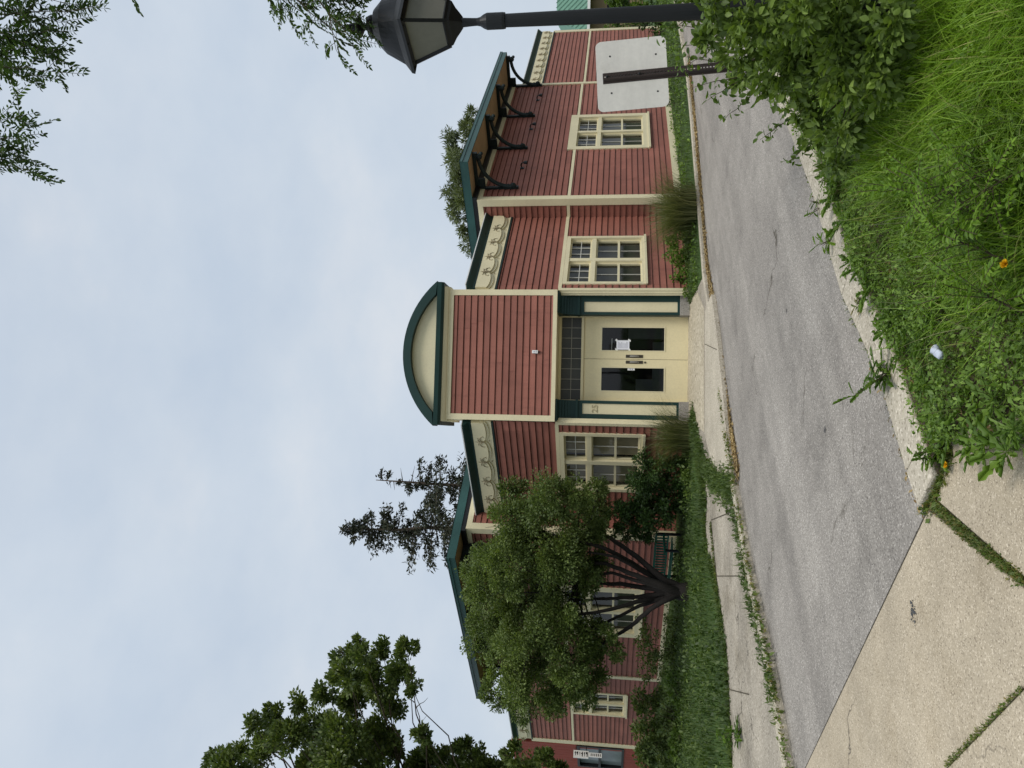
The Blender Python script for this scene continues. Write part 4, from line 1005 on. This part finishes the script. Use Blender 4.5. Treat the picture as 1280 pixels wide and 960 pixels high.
# trees and bushes far right behind the lamp
for i, (lst, Y, lab, mt) in enumerate((
    ([(770, 8, 14), (765, 30, 10), (775, 45, 9), (785, 25, 14), (800, 10, 16), (790, 55, 8), (770, -15, 22)], 46, 'yellow green bush in front of the distant tan house', 'yshrub'),
    ([(815, 25, 16), (825, 45, 13), (835, 10, 16), (820, 60, 10), (840, 62, 12), (848, 40, 12), (838, 85, 9), (845, 100, 7), (830, -10, 22)], 27, 'dark green bush past the far end of the right wing', 'dshrub'))):
    b = px_blobs(lst, Y, .8); bb = at(858, 30, Y); bb[2] = -.04; tr_ = MB(); tr_.tube(wob(bb, b[0][0], 4), [.08, .06, .05, .03, .02], 6)
    for c, r in b: tr_.tube(wob(bb+np.array([0, 0, .2]), c, 4), [.03, .025, .02, .015, .01], 5)
    CV, CF = crown(b, 420, .16 if i == 0 else .11, 'diamond', .5); o = thing('bush', lab, 'bush', tuple(bb)); obj('stem', tr_, 'bark', o); npmesh('foliage', CV, CF, mt, o)

def bush(name, label, cat, blobs, base, mat, dens, size, kind='diamond', ub=.6, droop=0, stems=7, sub=9, sr=.42, bark='twig'):
    tr_ = MB(); b = np.array(base)
    for i in range(stems):
        c, r = blobs[i % len(blobs)]; tr_.tube(wob(b+np.append(rng.normal(size=2)*.06, 0), c, 5, .08), [.012, .011, .009, .007, .005, .003], 5)
    CV, CF = crown(blobs, dens, size, kind, ub, droop, sub, sr); o = thing(name, label, cat, tuple(b)); obj('stem', tr_, bark, o); npmesh('foliage', CV, CF, mat, o); return o
# bushes under the left window and along the left bay
b = px_blobs([(800, 600, 26), (815, 620, 28), (835, 600, 22), (790, 640, 24), (815, 650, 26), (840, 630, 18), (780, 665, 16), (850, 610, 14), (845, 585, 14), (805, 580, 16), (775, 645, 18), (795, 615, 24), (830, 580, 16), (825, 640, 24), (800, 670, 18), (855, 635, 14), (860, 580, 10)], 15.8, .4)
bush('dark_bush', 'dark rounded bush under the window left of the entrance', 'bush', b, (-1.9, 15.95, .1), 'dshrub', 2200, .06, stems=10)
b = px_blobs([(862, 600, 9), (858, 590, 8), (862, 615, 8)], 15.1, .1)
bush('pale_bush', 'low bright green plant at the foot of the dark bush', 'plant', b, tuple(at(868, 600, 15.1)), 'shrub', 2000, .05)
b = px_blobs([(800, 800, 14), (815, 790, 16), (812, 815, 18), (808, 840, 16), (830, 810, 16), (825, 835, 18), (835, 780, 14), (800, 775, 9), (845, 800, 14), (843, 830, 12)], 17.4, .4)
bush('hedge_bush', 'mixed green bush against the left bay wall behind the tree', 'bush', b, tuple(at(858, 815, 17.3)), 'crabtree', 900, .06)
b = px_blobs([(800, 870, 12), (806, 890, 16), (803, 915, 16), (820, 875, 14), (822, 905, 18), (820, 930, 20), (803, 940, 18), (838, 890, 12), (845, 915, 12), (800, 960, 20), (830, 965, 20)], 16.5, .5)
bush('grey_green_bush', 'spreading grey green bush under the far left window', 'bush', b, tuple(at(862, 905, 16.6)), 'crabtree', 1300, .075)
b = px_blobs([(838, 855, 8), (842, 870, 9), (848, 885, 8), (842, 845, 7), (850, 915, 8), (846, 930, 10), (840, 942, 9)], 15.8, .2)
bush('yellow_green_plant', 'patch of light yellow green leaves in front of the grey green bush', 'plant', b, tuple(at(868, 890, 15.4)), 'yshrub', 1500, .08)
# ornamental grasses
def tuft(label, c, n, h, spread):
    P = np.tile(np.array(c), (n, 1)) + np.concatenate([rng.normal(size=(n, 2))*spread*.28, np.zeros((n, 1))], 1)
    D = P - np.array(c); V, F = blades(P, h*(.55+.5*rng.random(n)), .009, .75, 5, D/spread*3)
    o = npmesh('fountain_grass', V, F, 'reed'); tag(o, label, 'grass clump', 'fountain grass clumps by the walls'); return o
gA = G(868, 262, .1); gB = G(864, 546, .1)
tuft('brownish clump of fountain grass at the corner of the right bay', tuple(gA), 1500, 1.15, .75)
tuft('thin clump of fountain grass left of the entrance pilaster', tuple(gB + np.array([0, .2, 0])), 800, 1.1, .55)
# low weeds below the right wing
b = px_blobs([(862, 335, 9), (864, 318, 8), (866, 300, 9), (866, 350, 6), (860, 310, 8), (872, 340, 6), (868, 285, 7)], 15.6, .2)
bush('low_weed_patch', 'low green weeds below the window right of the entrance', 'weeds', b, tuple(at(872, 325, 15.5)), 'crabtree', 1800, .06)
b = px_blobs([(850, 347, 11), (850, 328, 13), (846, 308, 13), (860, 362, 8), (852, 290, 11), (862, 335, 10), (862, 312, 11), (866, 292, 9), (868, 345, 12), (870, 320, 12), (870, 300, 11), (840, 300, 9), (838, 320, 8)], 15.9, .3)
bush('leafy_weed_clump', 'leafy green weeds against the boards below the window right of the entrance', 'weeds', b, tuple(at(866, 325, 16.4)), 'creeper', 1700, .06)
b = px_blobs([(838, 112, 5), (842, 125, 5), (848, 118, 6), (835, 130, 4), (850, 140, 6), (846, 155, 5)], 20.5, .2)
bush('wall_weed', 'wispy weeds at the foot of the right bay below the sign', 'weeds', b, tuple(at(856, 125, 20.4)), 'dshrub', 420, .06)

# lawns
P = scatter(ge + gb[::-1], 36000, .0)
f_ = hnoise(P, .9); dist = P[:, 1]
P[:, 2] = .09
V, F = blades(P, (.06+.16*f_*rng.random(len(P))), .014, .6, 2); tag(npmesh('lawn_grass', V, F, 'lawn'), 'uneven green lawn between the sidewalk and the left wing', 'grass', kind='stuff')
wide = [p for p in P if True]
Q = scatter(ge + gb[::-1], 26000, .1); Q = Q[hnoise(Q, 1.3) > .45]
Q[:, 2] += rng.random(len(Q))*(.06+.36*np.clip(hnoise(Q, 2.2)-.3, 0, 1)); V, F = leaves(Q, rng.normal(size=Q.shape)+[0, 0, .6], .06*(.5+rng.random(len(Q))), 'diamond', .9); tag(npmesh('ground_cover', V, F, 'lawn'), 'leafy ground cover growing in the left lawn', 'ground cover', kind='stuff')
rl = re_[:k] + rb[:k][::-1]
P = scatter(rl[:], 16000, .08); Q = scatter(rl, 9000, .1); Q = Q[hnoise(Q, 1.7) > .42]; Q[:, 2] += rng.random(len(Q))*.30*np.clip(hnoise(Q, 1.1)-.2, 0, 1); V, F = leaves(Q, rng.normal(size=Q.shape)+[0, 0, .5], .06*(.5+rng.random(len(Q))), 'diamond', .9); tag(npmesh('ground_cover', V, F, 'creeper'), 'leafy weeds in the strip along the right wing', 'ground cover', kind='stuff')
V, F = blades(P, .06+.20*rng.random(len(P))*hnoise(P, 1.9), .012, .7, 2); tag(npmesh('verge_grass', V, F, 'lawn'), 'narrow strip of grass between the kerb and the right wing', 'grass', kind='stuff')

# right verge: long grass, creeper and broad weeds
VE = [(x+.0, y-.0) for x, y in offs(near, -.3)[:8]] + [(9, 8), (7, 1.8), (.45, 1.8), tuple(Vector(c3)+Vector((.12, -.05)))]
def zone(x, y): return np.array([x, y])
VIS = [(x, y) for x, y in offs(near, -.32)[:8]] + [(4.6, 8.5), (3.6, 6.0), (1.75, 2.9), tuple(Vector(c3)+Vector((.05, -1.0))), tuple(Vector(c3)+Vector((.04, -.02)))]
def edge_d(P): return P[:, 0] - (-.22 + .86*np.maximum(0, P[:, 1]-3.8))
n = 42000
P = scatter(VIS, n, .03); dd_ = edge_d(P); keep = rng.random(n) < np.clip((dd_-.40)*1.5, .03, 1); P = P[keep]; dd_ = dd_[keep]; ff = hnoise(P, 2.0)
lean = np.tile(np.array([-.5, -.35, 0]), (len(P), 1)) + rng.normal(size=(len(P), 3))*.6
V, F = blades(P, .08 + .24*ff*rng.random(len(P)) + .10*rng.random(len(P))*np.clip(dd_, 0, 1), .0062, .95, 4, lean); tag(npmesh('long_grass', V, F, 'grass'), 'long bright grass bending over on the right verge', 'grass', kind='stuff')
Pd = scatter(VIS, 900, .03); Pd = Pd[edge_d(Pd) > .15]; V, F = blades(Pd, .12+.30*rng.random(len(Pd)), .004, .7, 4, np.tile(np.array([-.6, -.3, 0]), (len(Pd), 1))+rng.normal(size=(len(Pd), 3))*.7); tag(npmesh('dry_stems', V, F, 'reed'), 'dead stems standing among the green grass of the verge', 'grass', kind='stuff')
Pd = scatter(VIS, 2600, .045); Pd = Pd[hnoise(Pd, 4.1) > .55]; V, F = leaves(Pd, rng.normal(size=Pd.shape)*[1, 1, .25], .04, 'diamond', 1.5); tag(npmesh('dead_leaves', V, F, 'litter'), 'brown dead leaves lying between the weeds of the verge', 'leaf litter', kind='stuff')
n = 100000
P = scatter(VIS, n, .035); dd_ = edge_d(P); keep = rng.random(n) < np.clip(1.5 - dd_*.75, .28, 1); P = P[keep]
P[:, 2] += rng.random(len(P))**1.5*(.02+.22*np.clip(hnoise(P, 3.1)-.25, 0, 1)); V, F = leaves(P, rng.normal(size=P.shape)+[0, 0, .35], .009+.027*rng.random(len(P))**1.5, 'diamond', 1.0)
tag(npmesh('creeping_weed', V, F, 'creeper'), 'mat of small leaved creeping weed along the near kerb', 'ground cover', kind='stuff')
# broad jagged weeds: one prototype, copied
def rosette_mesh(nl, L0, rise):
    g = np.arange(nl)*2.4 + rng.random(nl)*.5; el_ = rise*(.4+.8*rng.random(nl)); D = np.stack([np.cos(g)*np.cos(el_), np.sin(g)*np.cos(el_), np.sin(el_)], 1)
    return leaves(np.zeros((nl, 3)), D, L0*(.6+.5*rng.random(nl)), 'jagged', 1.4)
protos = []
for i in range(4):
    V, F = rosette_mesh(9+i, .17, .55); o = npmesh('dandelion_plant', V, F, 'weed'); protos.append(o)
spots = scatter(VIS, 300, .05); spots = spots[edge_d(spots) < 1.3][:85]
extra = [G(x, y, .06) for x, y in ((1195, 545), (1215, 560), (1240, 555), (1265, 565), (1180, 520), (1165, 480), (1140, 430), (1125, 395), (1100, 350), (1085, 310), (1210, 490), (1250, 500), (1190, 450), (1160, 420), (1060, 260), (1050, 230), (1230, 400), (1205, 380))]
for i, p in enumerate(list(extra) + list(spots)):
    o = protos[i] if i < 4 else protos[i % 4].copy()
    if i >= 4: COL.objects.link(o)
    o.location = (float(p[0]), float(p[1]), .06+.04*random.random()); s = random.uniform(.45, .9); o.scale = (s, s, s); o.rotation_euler = (random.uniform(-.2, .2), random.uniform(-.2, .2), random.uniform(0, 6.28))
    tag(o, 'jagged broad leaved weed low among the creeper beside the near kerb', 'weed', 'jagged weeds on the right verge')
# tall weed leaning over the kerb
def kerb_weed(px, py, label, h, nl, L0, mat='weed', lean=(-.4, -.2)):
    b = G(px, py, .02); tr_ = MB(); parts = []; t = thing('kerb_weed', label, 'weed', tuple(b))
    for i in range(4):
        e = b + np.array([lean[0]*h*(.4+.5*i) + rng.normal()*.03, lean[1]*h + rng.normal()*.05, h*(.6+.25*i)]); P = wob(b, e, 5, .06); tr_.tube(P, [.004, .0038, .0034, .003, .0025, .0015], 5)
        for j in range(int(nl*1.6)): q = np.array(P[1+j % 5]); d = rng.normal(size=3)*[1, 1, .4]+[0, 0, .25]; parts.append(leaves(q[None], d[None], L0*(.7+.6*rng.random()), 'jagged', 2.2))
    V, F = join(parts); obj('stem', tr_, 'twig', t); npmesh('foliage', V, F, mat, t)
kerb_weed(1118, 462, 'bushy broad leaved weed sprouting from the kerb onto the road', .16, 7, .11)
kerb_weed(1182, 560, 'sprawling weed at the kerb end beside the two dandelion flowers', .10, 6, .09)
kerb_weed(1045, 297, 'small bright weed sprouting between road and kerb, farther of the two sprouts', .10, 5, .09, 'frond')
kerb_weed(1030, 255, 'tiny weed sprouting at the kerb in front of the shrub', .09, 4, .07)
kerb_weed(1078, 375, 'reddish low weed between road and kerb', .05, 6, .06, 'dryweed')
kerb_weed(930, 912, 'leafy weed at the far left corner of the sidewalk', .22, 7, .16)
# seam weeds and kerb-side weeds
def strip(line, n, sp, h, w, mat, label, z=.0, name='seam_weeds'):
    P = along(line, n, sp, z); P = P[hnoise(P, 4) + rng.random(len(P))*.5 > .45]
    V, F = blades(P, h*(.4+.9*rng.random(len(P))), w, .9, 2); V2, F2 = leaves(P + np.array([0, 0, .01]), rng.normal(size=P.shape)+[0, 0, .5], h*.55*(.5+rng.random(len(P))), 'diamond', .8)
    F2 = np.concatenate([F2, F2[:, 2:3]], 1)
    o = npmesh(name, V, F, mat); tag(o, label, 'weeds', kind='stuff'); o2 = npmesh(name, V2, F2[:, :3], mat); tag(o2, label + ', leafy part', 'weeds', kind='stuff')
strip([tuple(Vector(p)+dirx*.012) for p in s1], 1700, .014, .026, .004, 'dryweed', 'line of low weeds in the joint of the near slab')
strip([s2[0], tuple(Vector(s2[0]).lerp(Vector(s2[1]), .3)), tuple(Vector(s2[0]).lerp(Vector(s2[1]), 1.0))], 260, .007, .024, .004, 'dryweed', 'sparse weeds in the cross joint of the slabs')
strip([tuple(cornerA), tuple(Vector(c3)+Vector((0, 0)))], 700, .03, .05, .005, 'dryweed', 'weeds in the gap at the end of the kerb')
strip(near[1:7], 900, .03, .05, .005, 'dryweed', 'weeds along the foot of the near kerb')
strip(far_[1:8], 1700, .05, .075, .007, 'dryweed', 'weeds along the far kerb by the sidewalk', .05)
strip(g2([(968, 880), (958, 830), (935, 740), (918, 640), (900, 590)], .07), 1000, .09, .09, .009, 'lawn', 'green weeds spilling over the sidewalk edge by the kerb', .06)
strip(g2([(882, 640), (878, 590), (868, 540), (866, 522)], .07), 2600, .14, .14, .012, 'lawn', 'grass spreading onto the paving left of the doors', .06)
strip(g2([(868, 530), (876, 568), (888, 594), (903, 606), (914, 602)], .07), 2600, .11, .11, .011, 'lawn', 'band of grass curving from the doors to the kerb', .06)
strip(g2([(872, 345), (862, 372)], .07), 600, .10, .12, .012, 'lawn', 'grass spreading onto the paving right of the doors', .06)
strip(gedge[:6], 1800, .07, .10, .010, 'lawn', 'grass growing over the edge of the sidewalk', .06)
strip(g2([(903, 800), (889, 655)], .07), 500, .02, .05, .008, 'dryweed', 'weeds in the sidewalk joint', .07)
# leaf litter in the far gutter
P = along(far_[6:13], 12000, .06, .006) + np.array([.09, -.09, 0]); P[:, 2] += rng.random(len(P))*.02
V, F = leaves(P, rng.normal(size=P.shape)*[1, 1, .2], .045, 'diamond', 1.5); tag(npmesh('leaf_litter', V, F, 'litter'), 'dry brown leaf litter in the far gutter', 'leaf litter', kind='stuff')
P = along(near[0:4], 260, .03, .03); V, F = leaves(P, rng.normal(size=P.shape)*[1, 1, .3], .028, 'oval', 1.5); tag(npmesh('leaf_litter', V, F, 'litter'), 'dead leaves caught at the near kerb', 'leaf litter', kind='stuff')
# shrub round the lamp post
SB = []
for x, y, r, Y in ((905, 25, 40, 4.9), (935, 60, 36, 4.7), (950, 15, 55, 4.6), (985, 90, 42, 4.4), (1000, 40, 55, 4.3), (1040, 100, 45, 4.2), (1055, 30, 60, 4.0), (1095, 60, 48, 3.9), (880, -10, 40, 5.0), (1000, 140, 26, 4.7), (960, 105, 24, 4.9), (1020, 165, 24, 4.8),
                   (860, 5, 20, 4.9), (1050, 165, 30, 4.5), (1100, 110, 35, 4.1), (930, -60, 60, 4.6), (1050, -70, 80, 4.2), (1120, 20, 30, 3.7), (925, 95, 14, 5.0), (1045, 205, 18, 4.9), (890, 15, 24, 3.95), (925, 22, 28, 3.9), (960, 20, 32, 3.85), (1000, 12, 34, 3.75), (885, 48, 14, 4.1)):
    SB.append((at(x, y, Y), r*Y/FOC))
bush('honeysuckle_shrub', 'dense bright leafed shrub swallowing the foot of the lamp post', 'shrub', SB, tuple(G(1090, 40, .03)), 'shrub', 3600, .047, 'oval', .8, .0, stems=20, sub=18, sr=.42)
tw = MB(); lo = []
for x0, y0, x1, y1 in ((900, 40, 835, 30), (905, 60, 830, 55), (920, 80, 850, 70), (930, 95, 862, 110), (950, 110, 905, 150), (900, 20, 832, 5), (915, 50, 845, 90), (985, 150, 950, 175), (940, 90, 885, 125), (1010, 180, 985, 205), (890, 10, 822, 42)):
    a, b_ = at(x0, y0, 4.9), at(x1, y1, 4.9); P = wob(a, b_, 6, .06); tw.tube(P, [.004, .0036, .003, .0026, .002, .0016, .001], 4)
    for q in P[1:]:
        for s in range(4): lo.append(leaves(np.array([q])+rng.normal(size=(1, 3))*.02, (rng.normal(size=3)+[0, 0, -.1])[None], .05*(.6+.6*rng.random()), 'oval', .8))
V, F = join(lo); o = thing('arching_shrub', 'thin arching twigs with small leaves in front of the sign post', 'shrub', tuple(G(1080, 30, .03))); tw.tube(wob(G(1080, 30, .03), at(900, 30, 4.9), 6), [.008]*7, 5); obj('stem', tw, 'twig', o); npmesh('foliage', V, F, 'yshrub', o)
# young feathered sapling in the grass
tw = MB(); lo = []
for x0, y0, x1, y1, Y in ((1275, 190, 1150, 260, 3.2), (1270, 260, 1175, 290, 3.1), (1279, 150, 1200, 200, 3.3), (1280, 210, 1230, 240, 3.0), (1276, 330, 1190, 300, 3.05), (1279, 300, 1160, 225, 3.2), (1278, 390, 1215, 360, 2.95), (1240, 230, 1130, 235, 3.4), (1279, 110, 1225, 165, 3.4)):
    P = [np.array(q) for q in wob(at(x0, y0, Y), at(x1, y1, Y), 5, .04)]; tw.tube([tuple(q) for q in P], [.005, .0045, .004, .003, .002, .0012], 5)
    for q in P[1:]:
        for s in range(3): pinnate(q, unit(P[-1]-P[0])*.6+rng.normal(size=3)*.7+[0, 0, .2], .20, 11, .034, lo, tw, .35)
V, F = join(lo); o = thing('locust_sapling', 'yellow green feathery sapling sprawling in the long grass', 'sapling', tuple(G(1279, 200, .03))); obj('stem', tw, 'twig', o); npmesh('foliage', V, F, 'frond', o)
# flowers, seed heads, cup
for x, y, lab in ((1257, 330, 'yellow dandelion flower in the long grass, the one farthest right'), (1183, 581, 'yellow dandelion flower in the joint at the kerb end'), (1227, 563, 'yellow dandelion flower at the edge of the slab by the weeds')):
    b = G(x, y, .27 if y < 400 else .05); t = thing('dandelion_flower', lab, 'flower', (b[0], b[1], .03), group='dandelion flowers'); tr_ = MB(); tr_.tube([(b[0]+.01, b[1]+.01, .0), (b[0], b[1], b[2])], .0025, 5); obj('stalk', tr_, 'weed', t)
    a = rng.random(60)*6.283; el_ = rng.random(60)*1.2+.1; D = np.stack([np.cos(a)*np.cos(el_), np.sin(a)*np.cos(el_), np.sin(el_)], 1)
    V, F = leaves(np.tile(b, (60, 1)), D, .019, 'diamond', .5); npmesh('petals', V, F, 'yellow', t)
for x, y, h_, lab in ((1060, 386, .05, 'white dandelion seed head over the road edge'), (1031, 188, .12, 'white seed head in front of the shrub')):
    b = G(x, y, h_); t = thing('dandelion_clock', lab, 'seed head', (b[0], b[1], .0), group='dandelion seed heads'); tr_ = MB(); tr_.tube([(b[0]+.04, b[1]-.03, .0), (b[0], b[1], b[2])], .002, 5); obj('stalk', tr_, 'weed', t)
    D = unit(rng.normal(size=(160, 3))); V, F = leaves(b + D*.016, D + rng.normal(size=D.shape)*.6, .010, 'diamond', 0); npmesh('fluff', V, F, 'fluff', t); m = MB(); m.ball(tuple(b), .005); obj('heart', m, 'twig', t)
c = G(1172, 441, .17); cu = thing('crushed_cup', 'crushed pale blue and white paper cup lying in the weeds', 'litter', tuple(c))
TC = Matrix.Translation(c) @ Matrix.Rotation(1.0, 4, 'Z') @ Matrix.Rotation(R(80), 4, 'Y') @ Matrix.Diagonal((.40, .62, .62, 1))
m = MB(TC); vs_ = []; fs_ = []; NN = 20
for i, (r_, z) in enumerate(((.028, -.05), (.030, -.02), (.034, .01), (.037, .04), (.0385, .048))):
    for j in range(NN): g = 6.283*j/NN; rr = r_*(1+.20*math.sin(3*g+i*1.4)+.10*math.sin(7*g+i*2.3)); vs_.append((rr*math.cos(g), rr*math.sin(g), z))
for i in range(4):
    for j in range(NN): fs_.append((i*NN+j, i*NN+(j+1) % NN, (i+1)*NN+(j+1) % NN, (i+1)*NN+j))
fs_.append(tuple(range(NN))); m.add(vs_, fs_); obj('cup_wall', m, 'cup', cu, smooth=True)
m = MB(TC); m.tube([(.0385*math.cos(6.283*j/14), .0385*math.sin(6.283*j/14), .049) for j in range(15)], .002, 5, cap=False); obj('rim', m, 'white', cu)

# ------------------------------------------------------------------ sky, sun, camera
w = bpy.data.worlds.new('World'); scene.world = w; w.use_nodes = True; N, L = w.node_tree.nodes, w.node_tree.links
bg = N['Background']; SUN_EL, SUN_AZ = R(58), R(150)                  # azimuth clockwise from +Y
sky = N.new('ShaderNodeTexSky'); sky.sky_type = 'NISHITA'; sky.sun_disc = False; sky.sun_elevation = SUN_EL; sky.sun_rotation = SUN_AZ; sky.air_density = 1.2; sky.dust_density = 2.0
tc = N.new('ShaderNodeTexCoord')
n1 = noise(N, L, 1.6, 6, vec=tc.outputs['Generated'], mscale=(1, 1, 2.2), rough=.5); n2 = noise(N, L, 4.5, 5, vec=tc.outputs['Generated'], mscale=(1, 1, 1.6))
r1 = ramp(N, [(.32, (.84, .84, .84)), (.62, (.98, .98, .98))]); L.new(n1.outputs['Fac'], r1.inputs['Fac'])
r2 = ramp(N, [(.3, (5.0, 5.5, 6.2)), (.55, (6.1, 6.6, 7.3)), (.8, (7.4, 7.75, 8.2))])
r2.color_ramp.elements[0].color = (.77, .86, .98, 1); r2.color_ramp.elements[1].color = (.86, .93, 1.02, 1); r2.color_ramp.elements[2].color = (1.0, 1.02, 1.06, 1)
L.new(n2.outputs['Fac'], r2.inputs['Fac'])
cl = mixc(N, L, r2.outputs['Color'], (5.9, 6.1, 6.35), 1.0, 'MULTIPLY')
sx_ = N.new('ShaderNodeSeparateXYZ'); L.new(tc.outputs['Generated'], sx_.inputs[0]); rz_ = ramp(N, [(.0, (.90, .90, .89)), (.66, (.93, .93, .92)), (.92, (1.62, 1.53, 1.40))]); L.new(sx_.outputs['Z'], rz_.inputs['Fac'])
cl = mixc(N, L, cl, rz_.outputs['Color'], 1.0, 'MULTIPLY')
fin = mixc(N, L, sky.outputs['Color'], cl, r1.outputs['Color']); L.new(fin, bg.inputs['Color']); bg.inputs['Strength'].default_value = .10
sl = bpy.data.lights.new('sun', 'SUN'); sl.energy = 1.5; sl.angle = R(22); sl.color = (1, .96, .9)
so = bpy.data.objects.new('sun', sl); COL.objects.link(so)
dv = Vector((math.sin(SUN_AZ)*math.cos(SUN_EL), math.cos(SUN_AZ)*math.cos(SUN_EL), math.sin(SUN_EL))); so.rotation_euler = dv.to_track_quat('Z', 'Y').to_euler()
cd = bpy.data.cameras.new('camera'); cam = bpy.data.objects.new('camera', cd); COL.objects.link(cam); scene.camera = cam
cd.sensor_fit = 'HORIZONTAL'; cd.sensor_width = 36; cd.lens = FOC/1280*36; cd.clip_end = 1000; cd.clip_start = .05
X_, Y_, Z_ = -CW, CU, -FW
cam.matrix_world = Matrix(((X_[0], Y_[0], Z_[0], CAM[0]), (X_[1], Y_[1], Z_[1], CAM[1]), (X_[2], Y_[2], Z_[2], CAM[2]), (0, 0, 0, 1)))
scene.view_settings.view_transform = 'Standard'; scene.view_settings.look = 'None'; scene.view_settings.exposure = .42; scene.view_settings.gamma = 1
